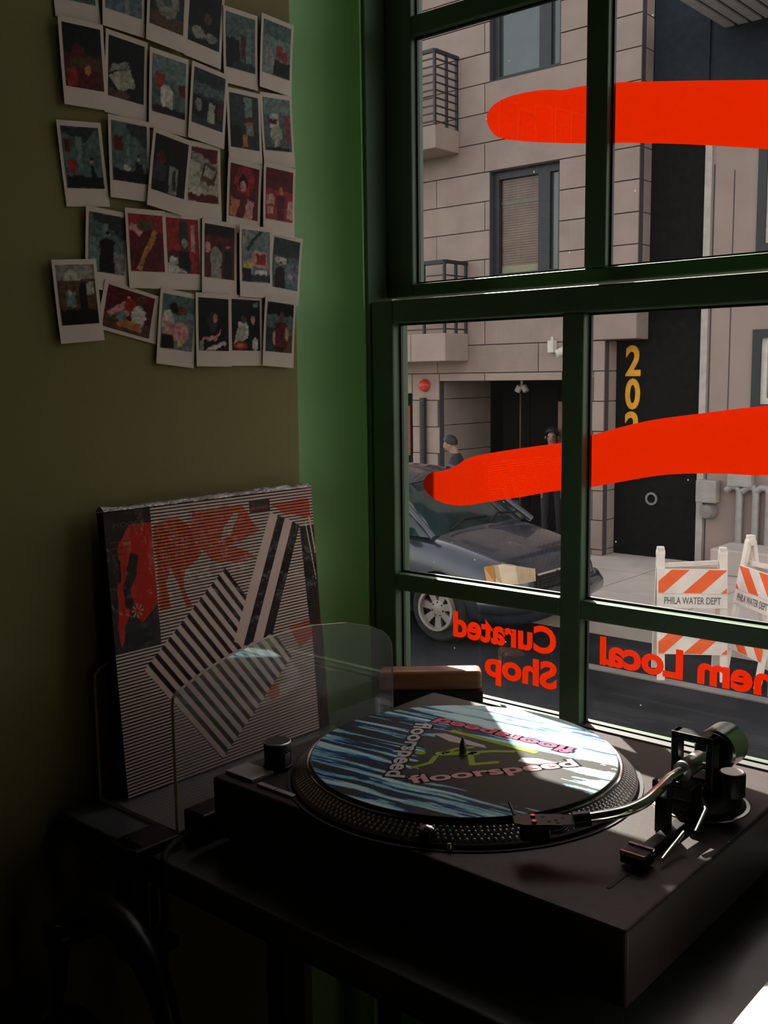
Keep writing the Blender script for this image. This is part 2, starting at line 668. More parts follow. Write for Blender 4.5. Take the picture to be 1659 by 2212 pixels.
def make_window(name, x0, x1, npan, lowz, left_stile):
    """double-hung window: lower sash inside, upper sash outside; coordinates in world metres"""
    z0, z1 = W1[2], W1[3]
    w = empty(name, ((x0 + x1) / 2, 0.06, z0), kind='structure')

    def frame(m):
        m.box((x0 - 0.0, -0.004, z0 - 0.001), (x0 + 0.006, 0.0495, z1))
        m.box((x1 - 0.006, -0.004, z0 - 0.001), (x1, 0.0495, z1))
        m.box((x0, -0.004, z1 - 0.02), (x1, 0.0495, z1))
    part('window_frame', M_SASH, w, frame, bevel=0.0015)
    part('window_sill', M_SASH, w, lambda m: m.box((x0, -0.012, z0 - 0.03), (x1, 0.075, z0)), bevel=0.002)
    gl, gr = x0 + 0.047, x1 - 0.047
    bw = 0.030
    pw = (gr - gl - bw * (npan - 1)) / npan
    xs0 = [(gl + i * (pw + bw), gl + i * (pw + bw) + pw) for i in range(npan)]

    def sash(nm, ya, yb, yg, zb, zt, rows, rb, rt, dx=0.0):
        xs = [(a + dx, b + dx) for a, b in xs0]
        gl, gr = xs[0][0], xs[-1][1]

        def body(m):
            m.box((x0 + 0.007, ya, zb), (gl, yb, zt))
            m.box((gr, ya, zb), (x1 - 0.007, yb, zt))
            m.box((gl, ya, zb), (gr, yb, rb))
            m.box((gl, ya, rt), (gr, yb, zt))
        s = part(nm, M_SASH, w, body, bevel=0.0025)
        for a, b in zip(xs[:-1], xs[1:]):
            part('vertical_muntin', M_SASH, s, lambda m: m.box((a[1], ya + 0.001, rb), (b[0], yg - 0.001, rt)), bevel=0.002)
        for (za, zb_), (zc, zd) in zip(rows[:-1], rows[1:]):
            for i, (a, b) in enumerate(xs):
                part('horizontal_muntin', M_SASH, s, lambda m: m.box((a, ya + 0.001, zb_), (b, yg - 0.001, zc)), bevel=0.002)
        for (za, zb_) in rows:
            for (a, b) in xs:
                part('glass_pane', M_PANE, s, lambda m: m.box((a, yg, za), (b, yg + 0.003, zb_)))

                def bead(m):
                    for (p0, p1, q0, q1) in ((a, a + 0.003, za, zb_), (b - 0.003, b, za, zb_), (a, b, za, za + 0.003), (a, b, zb_ - 0.003, zb_)):
                        m.box((p0, yg - 0.005, q0), (p1, yg - 0.0003, q1))
                part('glazing_bead', M_GASKET, s, bead)
                if za < 0.8:      # black strip added to keep the sunlit bottom rail dark
                    part('rail_shade_strip', M_GASKET, s, lambda m: m.box((a, ya + 0.0005, za - 0.001), (b, yg - 0.0055, za + 0.0012)))
        return s
    sash('lower_sash', 0.0, 0.035, 0.020, 0.738, 1.319, [(0.765, 0.904), (0.9285, 1.287)], 0.765, 1.287)
    sash('upper_sash', 0.0365, 0.064, 0.052, 1.325, 2.138, [(1.343, 1.6795), (1.706, 2.10)], 1.343, 2.10, 0.008)
    return w


make_window('window_1', W1[0], W1[1], 2, 0, 0)
make_window('added_window', W2[0], W2[1], 2, 0, 0)  # unseen window, added to bring more daylight into the room

# ------------------------------------------------------------------ vinyl on the window
M_VINYL = vinyl_mat('red_window_vinyl', (0.30, 0.012, 0.001), (0.315, 0.0080, 0.0), 0.55)


def sheet(name, poly, y, label, cat):
    def fn(m):
        m.add([(a_, y, b_) for a_, b_ in poly], [tuple(range(len(poly)))])
    o_ = part(name, M_VINYL, None, fn, fix=False)
    return tag(o_, label, cat)


def smooth_poly(poly, it=2):
    for _ in range(it):
        n = len(poly)
        q = []
        for i in range(n):
            a, b = poly[i], poly[(i + 1) % n]
            L = math.hypot(a[0] - b[0], a[1] - b[1])
            if L > 0.07:
                q += [(a[0] + (b[0] - a[0]) * 0.1, a[1] + (b[1] - a[1]) * 0.1), (b[0] + (a[0] - b[0]) * 0.1, b[1] + (a[1] - b[1]) * 0.1)]
            else:
                q += [(a[0] * .75 + b[0] * .25, a[1] * .75 + b[1] * .25), (a[0] * .25 + b[0] * .75, a[1] * .25 + b[1] * .75)]
        poly = q
    return poly


SU = [(0.1378, 1.5546), (0.1467, 1.5679), (0.169, 1.5758), (0.2121, 1.5761), (0.2398, 1.5726), (0.2568, 1.5684), (0.2769, 1.5686), (0.2965, 1.5677), (0.3252, 1.565), (0.3702, 1.5576), (0.4194, 1.5492), (0.4685, 1.5404), (0.5182, 1.5315), (0.5619, 1.5227), (0.603, 1.5138), (0.603, 1.4381), (0.5669, 1.446), (0.5208, 1.4573), (0.4897, 1.464), (0.4345, 1.4754), (0.38, 1.4853), (0.3328, 1.4931), (0.2975, 1.4973), (0.2522, 1.505), (0.2126, 1.5121), (0.1618, 1.524), (0.1468, 1.5353)]
SL = [(0.0505, 1.0626), (0.0633, 1.0765), (0.0842, 1.0789), (0.1087, 1.0866), (0.1287, 1.0991), (0.1522, 1.1051), (0.1977, 1.1131),
      (0.234, 1.1187), (0.2863, 1.1263), (0.3163, 1.1343), (0.3673, 1.1487), (0.4098, 1.1579), (0.4562, 1.164), (0.50, 1.170), (0.5418, 1.1749),
      (0.597, 1.181), (0.597, 1.104), (0.5446, 1.0965), (0.4862, 1.0966), (0.4351, 1.0935), (0.3994, 1.0877), (0.3561, 1.0779), (0.3159, 1.0692),
      (0.287, 1.0656), (0.25, 1.0585), (0.2127, 1.0499), (0.1677, 1.0418), (0.1286, 1.0333), (0.0962, 1.0323), (0.0714, 1.0385), (0.0546, 1.0494)]
sheet('red_vinyl_stripe', smooth_poly(SU, 1), 0.0556, 'broad red vinyl stripe across the upper window panes', 'window decal')
sheet('red_vinyl_stripe', smooth_poly(SL, 1), 0.0236, 'rising red vinyl stripe across the lower window panes, above the lettering', 'window decal')


def lettering(word, xr, zb, width, cap, label):
    m = MB()
    text_on(m, word, (xr, 0.0236, zb), (-1, 0, 0), (0, 0, 1), width, cap, offset=0.037)
    o_ = m.build('vinyl_lettering', M_VINYL, None, fix=False)
    return tag(o_, label, 'lettering')


lettering('Curated', 0.2725, 0.8455, 0.166, 0.0335, 'red mirrored vinyl word Curated on the low left pane')
lettering('Shop', 0.2735, 0.7985, 0.112, 0.0335, 'red mirrored vinyl word Shop on the low left pane')
lettering('hem Local', 0.5605, 0.8455, 0.2195, 0.0335, 'red mirrored vinyl lettering hem Local on the low right pane')

# ------------------------------------------------------------------ street
ZR, ZS = -1.29, -1.14          # road and far sidewalk level
CURB = 7.62
struct('ground_road', M_ASPHALT, lambda m: m.box((-40, 0.2, ZR - 0.3), (30, CURB, ZR)))


def slabs():
    base = struct('ground_sidewalk', M_JOINT, lambda m: m.box((-40, CURB + 0.12, ZR - 0.3), (30, 16, ZS - 0.012)))
    mesh = None
    for i in range(10):
        for j in range(3):
            x0 = -9.6 + i * 1.25
            y0 = CURB + 0.14 + j * 1.13
            if mesh is None:
                mesh = MB().box((0, 0, -0.05), (1.235, 1.115, 0)).build('slab', M_CONC, base, local=True)
                ob = mesh
            else:
                ob = mesh.copy()
                col.objects.link(ob)
            ob.location = (x0, y0, ZS - random.uniform(0, 0.004))
    return base


slabs()
struct('ground_curb', M_CONC, lambda m: m.box((-40, CURB, ZR - 0.3), (30, CURB + 0.12, ZS - 0.004)), bevel=0.012)
struct('ground_gutter', pmat('pale_gutter_concrete', (0.20, 0.18, 0.165), 0.9, var=0.2, scale=3),
       lambda m: m.box((-3.45, 6.50, ZR), (-1.2, 6.62, ZR + 0.012)))

# ------------------------------------------------------------------ stone building opposite
YF = 10.8
ROW0, ROWH = 1.66, 0.389
b1 = empty('stone_apartment_building', (-8.1, YF, ZS), label='beige stone block building with balconies and a dark garage entrance', cat='building')
GAR = (-8.29, -6.23, ZS, 1.157)
WA = (-7.40, -6.30, 2.575, 3.985)
WB = (-7.40, -6.30, 5.178, 6.6)
DOORL = (-9.6, -8.80, ZS, 0.98)
XR_UP, XR_LO = -5.16, -5.60
HOLES = [GAR, WA, WB, DOORL]


def subtract(r, h):
    x0, x1, z0, z1 = r
    a0, a1, c0, c1 = h
    if a0 >= x1 or a1 <= x0 or c0 >= z1 or c1 <= z0:
        return [r]
    out = []
    if x0 < a0:
        out.append((x0, a0, z0, z1))
    if x1 > a1:
        out.append((a1, x1, z0, z1))
    xa, xb = max(x0, a0), min(x1, a1)
    if z0 < c0:
        out.append((xa, xb, z0, c0))
    if z1 > c1:
        out.append((xa, xb, c1, z1))
    return out


rects = []
k = -8
while True:
    z0 = ROW0 + k * ROWH
    k += 1
    if z0 > 10.6:
        break
    z1 = z0 + ROWH
    z0 = max(z0, ZS)
    if z1 <= ZS + 0.05:
        continue
    xr = XR_LO if z1 <= ROW0 + 0.01 else XR_UP
    js = [-11.0] + [(-7.48 if k % 2 else -6.60) + i * 1.72 for i in range(-3, 3)] + [xr]
    js = sorted(x for x in js if -11.0 <= x <= xr)
    for a, b in zip(js[:-1], js[1:]):
        if b - a < 0.06:
            continue
        cur = [(a, b, z0, z1)]
        for h in HOLES:
            cur = [q for c_ in cur for q in subtract(c_, h)]
        rects += [c_ for c_ in cur if c_[1] - c_[0] > 0.05 and c_[3] - c_[2] > 0.04]


def backing(m):
    cur = [(-11.0, XR_LO, ZS, ROW0), (-11.0, XR_UP, ROW0, 11.0)]
    for h in HOLES:
        cur = [q for c_ in cur for q in subtract(c_, h)]
    for a, b, c_, d in cur:
        m.box((a, YF + 0.02, c_), (b - 0.006, YF + 0.30, d))


part('wall_core', M_JOINT, b1, backing)
for (a, b, c_, d) in rects:
    dy = random.uniform(-0.004, 0.004)
    part('stone_block', M_STONE, b1, lambda m: m.box((a + 0.007, YF + dy, c_ + 0.007), (b - 0.007, YF + 0.12, d - 0.007)))
# stone returns at the entrance recess
for i in range(9):
    z0 = max(ZS, ROW0 - (i + 1) * ROWH)
    z1 = ROW0 - i * ROWH
    if z1 - z0 > 0.05:
        part('return_block', M_STONE, b1, lambda m: m.box((XR_LO - 0.02, YF + 0.125, z0 + 0.007), (XR_LO, YF + 0.31, z1 - 0.007)))
for i in range(24):
    z0 = ROW0 + i * ROWH
    part('return_block', M_STONE, b1, lambda m: m.box((XR_UP - 0.02, YF + 0.125, z0 + 0.007), (XR_UP, YF + 0.31, z0 + ROWH - 0.007)))
part('lintel', M_STONE, b1, lambda m: m.box((XR_LO - 0.3, YF - 0.02, ROW0 + 0.007), (XR_UP + 0.003, YF + 0.31, ROW0 + ROWH - 0.007)), bevel=0.01)
# the mass behind
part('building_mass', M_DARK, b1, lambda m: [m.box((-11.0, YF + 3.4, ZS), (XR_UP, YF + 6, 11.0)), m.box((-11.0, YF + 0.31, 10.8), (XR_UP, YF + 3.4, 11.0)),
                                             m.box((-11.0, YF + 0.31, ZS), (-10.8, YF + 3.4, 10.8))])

# garage entrance recess
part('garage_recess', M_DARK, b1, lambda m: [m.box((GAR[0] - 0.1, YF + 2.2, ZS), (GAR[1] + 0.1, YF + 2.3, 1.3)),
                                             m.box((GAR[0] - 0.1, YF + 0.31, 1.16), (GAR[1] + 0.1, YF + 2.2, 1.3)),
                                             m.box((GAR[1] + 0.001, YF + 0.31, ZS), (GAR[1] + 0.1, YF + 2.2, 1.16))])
for i in range(7):
    z1 = min(1.157, 0.9 + 0.385 - i * 0.385)
    z0 = max(ZS, 0.9 - i * 0.385)
    part('jamb_block', M_STONE, b1, lambda m: m.box((GAR[0] - 0.1, YF + 0.125, z0 + 0.006), (GAR[0], YF + 1.3, z1 - 0.006)))
for i in range(4):
    x0 = GAR[0] + 0.03 + i * 0.51
    d_ = part('garage_door_panel', M_BPANEL, b1, lambda m: m.box((x0, YF + 1.6, ZS), (x0 + 0.49, YF + 1.66, 1.05)), bevel=0.01)
part('door_edge_strip', pmat('brass_strip', (0.28, 0.22, 0.12), 0.5, metal=0.5), b1, lambda m: m.box((-7.93, YF + 1.57, ZS), (-7.91, YF + 1.6, 0.95)))
part('recess_panel', pmat('dusty_red_panel', (0.23, 0.10, 0.085), 0.8), b1, lambda m: m.box((GAR[1] - 0.36, YF + 0.5, 0.22), (GAR[1] - 0.02, YF + 0.56, 0.86)))
lamp = part('ceiling_lamp', M_WHITEF, b1, lambda m: [m.cyl((-7.32, YF + 0.7, 1.06), (-7.32, YF + 0.7, 1.16), 0.02, n=10), m.cyl((-7.40, YF + 0.7, 1.0), (-7.35, YF + 0.7, 1.08), 0.045, n=12),
                                                     m.cyl((-7.24, YF + 0.7, 1.0), (-7.29, YF + 0.7, 1.08), 0.045, n=12)])

# side door with a sign, alarm bell, pipe, wall lamp, camera
part('side_door', M_BPANEL, b1, lambda m: m.box((DOORL[0], YF + 0.10, ZS), (DOORL[1], YF + 0.16, DOORL[3])))
s_ = part('door_sign', pmat('dark_red_sign', (0.22, 0.035, 0.03), 0.6), b1, lambda m: m.box((-9.3, YF + 0.07, 0.05), (-8.90, YF + 0.10, 0.8)))
mm_ = MB()
text_on(mm_, '0', (-9.06, YF + 0.068, 0.58), (1, 0, 0), (0, 0, 1), 0.11, 0.17, offset=0.02)
mm_.build('sign_digit', M_WHITEF, s_)
bell = part('alarm_bell', pmat('red_alarm_bell', (0.55, 0.035, 0.02), 0.4), b1, lambda m: m.lathe([(0, -0.09), (0.04, -0.085), (0.075, -0.06), (0.09, -0.02), (0.095, 0.0)], (-8.55, YF - 0.005, 1.10), 20, axis='y'), smooth=True)
part('drain_pipe', M_RAIL, b1, lambda m: m.cyl((-8.56, YF - 0.05, ZS), (-8.56, YF - 0.05, 0.92), 0.05, n=12))
part('wall_lamp', M_WHITEF, b1, lambda m: [m.box((-6.40, YF - 0.10, 1.52), (-6.31, YF - 0.002, 1.68)), m.cyl((-6.355, YF - 0.05, 1.68), (-6.355, YF - 0.05, 1.73), 0.02, n=8)], bevel=0.01)
part('security_camera', M_WHITEF, b1, lambda m: [m.cyl((-6.19, YF - 0.22, 1.50), (-6.05, YF - 0.10, 1.58), 0.05, n=14), m.bar((-6.10, YF - 0.14, 1.55), (-6.06, YF, 1.60), 0.03)])

# windows


def facade_window(r, blind, top):
    x0, x1, z0, z1 = r
    f = part('window_frame', M_DKFRAME, b1, lambda m: [m.box((x0, YF + 0.10, z0), (x0 + 0.09, YF + 0.22, z1)), m.box((x1 - 0.07, YF + 0.10, z0), (x1, YF + 0.22, z1)),
                                                       m.box((x0 + 0.09, YF + 0.10, z1 - 0.10), (x1 - 0.07, YF + 0.22, z1)), m.box((x0 + 0.09, YF + 0.10, z0), (x1 - 0.07, YF + 0.22, z0 + 0.05)),
                                                       m.box((x0 + 0.72, YF + 0.10, z0 + 0.05), (x0 + 0.90, YF + 0.22, z1 - 0.10))])
    xa, xb, xc, xd = x0 + 0.09, x0 + 0.72, x0 + 0.90, x1 - 0.07
    za, zb = z0 + 0.05, z1 - 0.10
    part('window_pane', M_EXTGLASS if not blind else clear_mat('blind_glass', (0.8, 0.85, 0.85), gloss=1.0), f, lambda m: m.box((xa, YF + 0.15, za), (xb, YF + 0.156, zb)))
    part('window_pane', M_EXTGLASS, f, lambda m: m.box((xc, YF + 0.15, za), (xd, YF + 0.156, zb)))
    if blind:
        n = 34
        mb_ = pmat('brown_blind_slat', (0.42, 0.19, 0.13), 0.7, var=0.2, scale=4)
        for i in range(n):
            z = za + 0.10 + (zb - za - 0.10) * i / n
            part('blind_slat', mb_, f, lambda m: m.box((xa, YF + 0.175, z), (xb, YF + 0.185, z + 0.028)))
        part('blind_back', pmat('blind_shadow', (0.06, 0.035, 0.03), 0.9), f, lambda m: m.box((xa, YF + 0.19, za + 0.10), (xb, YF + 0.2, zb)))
        part('lit_band', pmat('yellow_lit_tint', (0.62, 0.46, 0.24), 0.8), f, lambda m: m.box((xa, YF + 0.172, za), (xb, YF + 0.2, za + 0.10)))  # yellow lit strip below the blind, light put into its colour
        part('blind_headrail', pmat('tan_headrail', (0.30, 0.20, 0.14), 0.7), f, lambda m: m.box((xa, YF + 0.165, za + 0.92), (xb, YF + 0.175, za + 0.98)))


facade_window(WA, True, False)
facade_window(WB, False, True)

# balconies with iron railings


def balcony(zt, zb, ztop, xr, nrail):
    b = part('balcony', M_STONE, b1, lambda m: [m.box((-10.2, YF - 0.55, zb), (xr - 0.62, YF - 0.01, zt)), m.box((xr - 0.61, YF - 0.55, zb), (xr, YF - 0.01, zt))], bevel=0.008)
    r = part('balcony_railing', M_RAIL, b1, lambda m: [m.bar((-10.2, YF - 0.52, ztop), (xr - 0.03, YF - 0.52, ztop), 0.045), m.bar((xr - 0.03, YF - 0.52, ztop), (xr - 0.03, YF, ztop), 0.045)])
    for i in range(nrail):
        z = zt + 0.06 + (ztop - zt - 0.06) * i / nrail
        part('rail_bar', M_RAIL, r, lambda m: [m.bar((-10.2, YF - 0.52, z), (xr - 0.03, YF - 0.52, z), 0.018), m.bar((xr - 0.03, YF - 0.52, z), (xr - 0.03, YF, z), 0.018)])
    for x, y in [(xr - 0.03 - 0.36 * i, YF - 0.52) for i in range(7)] + [(xr - 0.03, YF - 0.26), (xr - 0.03, YF - 0.03)]:
        part('railing_post', M_RAIL, r, lambda m: m.bar((x, y, zt), (x, y, ztop), 0.034))


balcony(4.60, 4.30, 5.57, -7.905, 9)
balcony(1.82, 1.44, 2.79, -7.755, 5)

# ------------------------------------------------------------------ black entrance tower with house number
b2 = empty('black_entrance_tower', (-4.95, YF + 0.3, ZS), label='tall black clad entrance with yellow number 202', cat='building')
part('cladding', M_BPANEL, b2, lambda m: m.box((-5.62, YF + 0.32, ZS), (-4.447, YF + 3.0, 4.1)))
part('upper_cladding', M_NAVY, b2, lambda m: m.box((-5.155, YF + 0.32, 4.1), (-4.447, YF + 3.0, 11.0)))
M_NUM = pmat('yellow_number_paint', (0.80, 0.36, 0.01), 0.6)
for i, ch in enumerate('202'):
    z = 1.215 - i * 0.425
    mm_ = MB()
    text_on(mm_, ch, (-5.455, YF + 0.319, z), (1, 0, 0), (0, 0, 1), 0.185, 0.36, offset=0.03, thick=0.012, lift=0.004)
    mm_.build('house_number_digit', M_NUM, b2)
part('round_vent', M_SILVER, b2, lambda m: m.lathe([(0.055, 0), (0.085, 0.0), (0.085, -0.03), (0.055, -0.03), (0.055, 0)], (-5.06, YF + 0.318, -0.375), 24, axis='y'), smooth=True)

# ------------------------------------------------------------------ stucco building on the right
YB = 11.1
b3 = empty('stucco_house', (-2.4, YB, ZS), label='pinkish grey stucco house with white framed windows and utility meters', cat='building')
HW = [(-3.80, -2.7, 2.62, 4.05), (-3.80, -2.7, 0.75, 1.73), (-3.05, -1.6, ZS + 0.35, -0.05)]


def stucco(m):
    cur = [(-4.44, 1.5, ZS, 4.1)]
    for h in HW:
        cur = [q for c_ in cur for q in subtract(c_, h)]
    for a, b, c_, d in cur:
        m.box((a, YB, c_), (b, YB + 0.3, d))


part('wall', M_STUCCO, b3, stucco)
part('upper_wall', M_NAVY, b3, lambda m: m.box((-4.44, YB + 0.05, 4.1), (1.5, YB + 0.4, 8)))
part('corner_trim', pmat('pale_corner_trim', (0.45, 0.40, 0.36), 0.8), b3, lambda m: m.box((-4.445, YB - 0.025, ZS), (-4.36, YB - 0.001, 4.1)))
part('seam', M_JOINT, b3, lambda m: m.box((-4.34, YB - 0.004, ZS), (-4.325, YB - 0.0005, 3.7)))
part('seam', M_JOINT, b3, lambda m: m.box((-4.09, YB - 0.004, 0.2), (-4.08, YB - 0.0005, 3.6)))
for (x0, x1, z0, z1) in HW[:2]:
    f = part('window_frame', M_WHITEF, b3, lambda m: [m.box((x0 + 0.10, YB + 0.02, z0 + 0.1), (x0 + 0.17, YB + 0.10, z1 - 0.1)), m.box((x1 - 0.17, YB + 0.02, z0 + 0.1), (x1 - 0.1, YB + 0.10, z1 - 0.1)),
                                                      m.box((x0 + 0.17, YB + 0.02, z0 + 0.1), (x1 - 0.17, YB + 0.10, z0 + 0.17)), m.box((x0 + 0.17, YB + 0.02, z1 - 0.17), (x1 - 0.17, YB + 0.10, z1 - 0.1))])
    part('dark_surround', M_DKFRAME, b3, lambda m: [m.box((x0, YB - 0.02, z0), (x0 + 0.10, YB + 0.12, z1)), m.box((x1 - 0.10, YB - 0.02, z0), (x1, YB + 0.12, z1)),
                                                    m.box((x0 + 0.1, YB - 0.02, z0), (x1 - 0.1, YB + 0.12, z0 + 0.1)), m.box((x0 + 0.1, YB - 0.02, z1 - 0.1), (x1 - 0.1, YB + 0.12, z1))])
    part('window_pane', M_EXTGLASS, f, lambda m: m.box((x0 + 0.17, YB + 0.06, z0 + 0.17), (x1 - 0.17, YB + 0.066, z1 - 0.17)))
part('cellar_opening', M_DARK, b3, lambda m: m.box((-3.05, YB + 0.2, ZS), (-1.6, YB + 0.28, 0.0)))
part('roof_overhang', M_NAVY, b3, lambda m: m.box((-4.30, 9.8, 5.27), (1.5, YB + 0.04, 5.55)))
M_SOF = pmat('pale_soffit_board', (0.42, 0.42, 0.42), 0.7)
for i in range(22):
    x = -4.27 + i * 0.16
    part('soffit_board', M_SOF, b3, lambda m: m.box((x, 9.84, 5.245), (x + 0.115, YB + 0.03, 5.269)))
# meter, pipes
mt = part('meter_box', pmat('grey_meter_enamel', (0.34, 0.31, 0.29), 0.5), b3, lambda m: m.box((-4.40, YB - 0.16, -0.36), (-4.14, YB - 0.002, -0.08)), bevel=0.015)
part('meter_dial', pmat('grey_meter_glass', (0.24, 0.22, 0.21), 0.3), mt, lambda m: m.lathe([(0, -0.14), (0.08, -0.13), (0.10, -0.08), (0.11, 0.0)], (-4.27, YB - 0.01, -0.47), 20, axis='y'), smooth=True)
for x in (-3.88, -3.68, -3.52):
    part('conduit', pmat('grey_conduit', (0.33, 0.31, 0.30), 0.5, metal=0.2), b3,
         lambda m: m.tube([(x - 0.17, YB - 0.06, -0.20), (x - 0.10, YB - 0.06, -0.145), (x - 0.03, YB - 0.06, -0.145), (x, YB - 0.06, -0.20), (x, YB - 0.06, -1.05)], 0.045, 10), smooth=True)
part('fuse_box', pmat('grey_fuse_box', (0.36, 0.33, 0.31), 0.5), b3, lambda m: m.box((-4.02, YB - 0.12, -0.14), (-3.72, YB - 0.002, 0.10)), bevel=0.01)
o = part('concrete_step', M_CONC, None, lambda m: m.box((-3.98, 10.45, ZS), (-1.2, 11.05, -0.83)), bevel=0.02)
tag(o, 'pale concrete step against the stucco house behind the barricades', 'step')
o = part('overhead_cable', M_RUBBER, None, lambda m: m.tube([(-5.9, 10.75, 4.35), (-5.55, 10.5, 4.12), (-5.2, 10.4, 3.98), (-4.8, 10.4, 3.95), (-4.3, 10.6, 4.0), (-3.9, 11.08, 4.08)], 0.012, 6))
tag(o, 'thin black cable sagging between the two buildings', 'cable')

# ------------------------------------------------------------------ table
ZT = 0.75
tb = empty('table', (0.75, -0.28, 0.0), label='dark table under the window carrying the turntable', cat='table')
part('table_top', M_TABLE, tb, lambda m: m.box((0.004, -0.553, 0.722), (1.55, -0.016, ZT)), bevel=0.002)
part('apron', M_TLEG, tb, lambda m: m.box((0.02, -0.535, 0.705), (1.53, -0.515, 0.722)))
part('apron', M_TLEG, tb, lambda m: m.box((0.02, -0.05, 0.66), (1.53, -0.03, 0.722)))
for x, y in ((0.328, -0.525), (1.50, -0.525), (0.035, -0.045), (1.50, -0.045)):
    part('leg', M_TLEG, tb, lambda m: m.box((x - 0.0125, y - 0.0125, 0), (x + 0.0125, y + 0.0125, 0.722)), bevel=0.002)

# ------------------------------------------------------------------ turntable
PX0, PX1, PY0, PY1 = 0.201, 0.652, -0.499, -0.145
ZP = 0.8220                      # plinth top
RC = Vector((0.388, -0.336, 0))  # spindle axis
tt = empty('turntable', ((PX0 + PX1) / 2, (PY0 + PY1) / 2, ZT), label='dark grey direct drive record turntable with a curved tonearm', cat='turntable')
part('plinth', M_PLINTH, tt, lambda m: m.box((PX0, PY0, ZT + 0.012), (PX1, PY1, ZP)), bevel=0.003, seg=3)
for x in (PX0 + 0.045, PX1 - 0.045):
    for y in (PY0 + 0.045, PY1 - 0.045):
        part('foot', M_RUBBER, tt, lambda m: m.lathe([(0, ZT), (0.026, ZT), (0.03, ZT + 0.004), (0.03, ZT + 0.012), (0, ZT + 0.012)], (x, y, 0), 24))
part('platter_well', M_RUBBER, tt, lambda m: m.lathe([(0.158, ZP), (0.1715, ZP), (0.1735, ZP + 0.0012), (0.158, ZP + 0.0012), (0.158, ZP)], (RC.x, RC.y, 0), 96), smooth=True)
# platter: stepped rim that slopes outwards, four rows of strobe dots on the slope
pl = part('platter', M_PLATTER, tt, lambda m: m.lathe([(0, ZP + 0.002), (0.168, ZP + 0.002), (0.1685, ZP + 0.0045), (0.1665, ZP + 0.0058), (0.1545, ZP + 0.0155), (0.1520, ZP + 0.0172), (0.0, ZP + 0.0172)], (RC.x, RC.y, 0), 160), smooth=True)
part('platter_bead', M_CHROME, pl, lambda m: m.lathe([(0.1515, ZP + 0.0172), (0.1532, ZP + 0.0179), (0.1540, ZP + 0.0169), (0.1525, ZP + 0.0162), (0.1515, ZP + 0.0172)], (RC.x, RC.y, 0), 160), smooth=True)
dots = MB()
for row in range(4):
    f_ = (row + 0.5) / 4
    r_ = 0.1660 - 0.0112 * f_
    z_ = ZP + 0.0062 + 0.0091 * f_
    nn = (172, 180, 188, 176)[row]
    rad = (0.00165, 0.00145, 0.0016, 0.00135)[row]
    nrm = Vector((0.63, 0, 0.78))
    for k in range(nn):
        a = 2 * math.pi * (k + 0.5 * (row % 2)) / nn
        ca, sa = math.cos(a), math.sin(a)
        n3 = Vector((nrm.x * ca, nrm.x * sa, nrm.z)).normalized()
        t3 = Vector((-sa, ca, 0))
        u3 = n3.cross(t3)
        c0 = Vector((RC.x + r_ * ca, RC.y + r_ * sa, z_)) + n3 * 0.0002
        ring = [c0 + (t3 * math.cos(q * math.pi / 3) * rad + u3 * math.sin(q * math.pi / 3) * rad * 1.25) for q in range(6)]
        dots.add(ring + [c0 + n3 * 0.0007], [(q, (q + 1) % 6, 6) for q in range(6)])
tag(dots.build('strobe_dots', M_DOT, tt, smooth=True), kind='stuff')
part('spindle', pmat('dark_steel', (0.16, 0.14, 0.12), 0.3, metal=1.0), tt, lambda m: m.lathe([(0.0035, ZP + 0.0172), (0.0035, ZP + 0.027), (0.0026, ZP + 0.032), (0.0008, ZP + 0.0370), (0, ZP + 0.0372)], (RC.x, RC.y, 0), 20), smooth=True)
# controls on the front left corner
part('start_button', pmat('satin_silver_button', (0.40, 0.37, 0.39), 0.35, metal=0.25), tt, lambda m: m.box((0.206, -0.486, ZP), (0.245, -0.457, ZP + 0.0035)), bevel=0.0006)
part('speed_button', MATS['satin_silver_button'], tt, lambda m: m.box((0.2535, -0.4875, ZP), (0.2765, -0.4815, ZP + 0.0025)), bevel=0.0004)
part('speed_button', MATS['satin_silver_button'], tt, lambda m: m.box((0.2785, -0.4875, ZP), (0.3020, -0.4815, ZP + 0.0025)), bevel=0.0004)
kn = part('strobe_tower', M_BLACK, tt, lambda m: m.lathe([(0.0148, ZP), (0.0148, ZP + 0.004), (0.0138, ZP + 0.005), (0.0138, ZP + 0.027), (0.0128, ZP + 0.0285), (0, ZP + 0.0285)], (0.235, -0.442, 0), 40), smooth=True)
part('knob_ring', M_SILVER, kn, lambda m: m.lathe([(0.0130, ZP + 0.0286), (0.0139, ZP + 0.0282), (0.0141, ZP + 0.0272), (0.0134, ZP + 0.0272), (0.0130, ZP + 0.0286)], (0.235, -0.442, 0), 40), smooth=True)
part('strobe_window', M_SILVER, kn, lambda m: m.box((0.2475, -0.4450, ZP + 0.006), (0.2492, -0.4380, ZP + 0.018)))
tl = part('target_light', M_BLACK, tt, lambda m: m.lathe([(0.0068, ZP), (0.0068, ZP + 0.0125), (0.0062, ZP + 0.0135), (0, ZP + 0.0135)], (0.4585, -0.4815, 0), 24), smooth=True)
part('light_cap', M_CHROME, tl, lambda m: m.lathe([(0.0062, ZP + 0.0135), (0.0064, ZP + 0.0150), (0.0045, ZP + 0.0170), (0, ZP + 0.0176)], (0.4585, -0.4815, 0), 24), smooth=True)
part('light_release_pin', M_CHROME, tt, lambda m: m.lathe([(0.0026, ZP), (0.0026, ZP + 0.005), (0.0015, ZP + 0.0065), (0, ZP + 0.0065)], (0.4800, -0.4790, 0), 14), smooth=True)

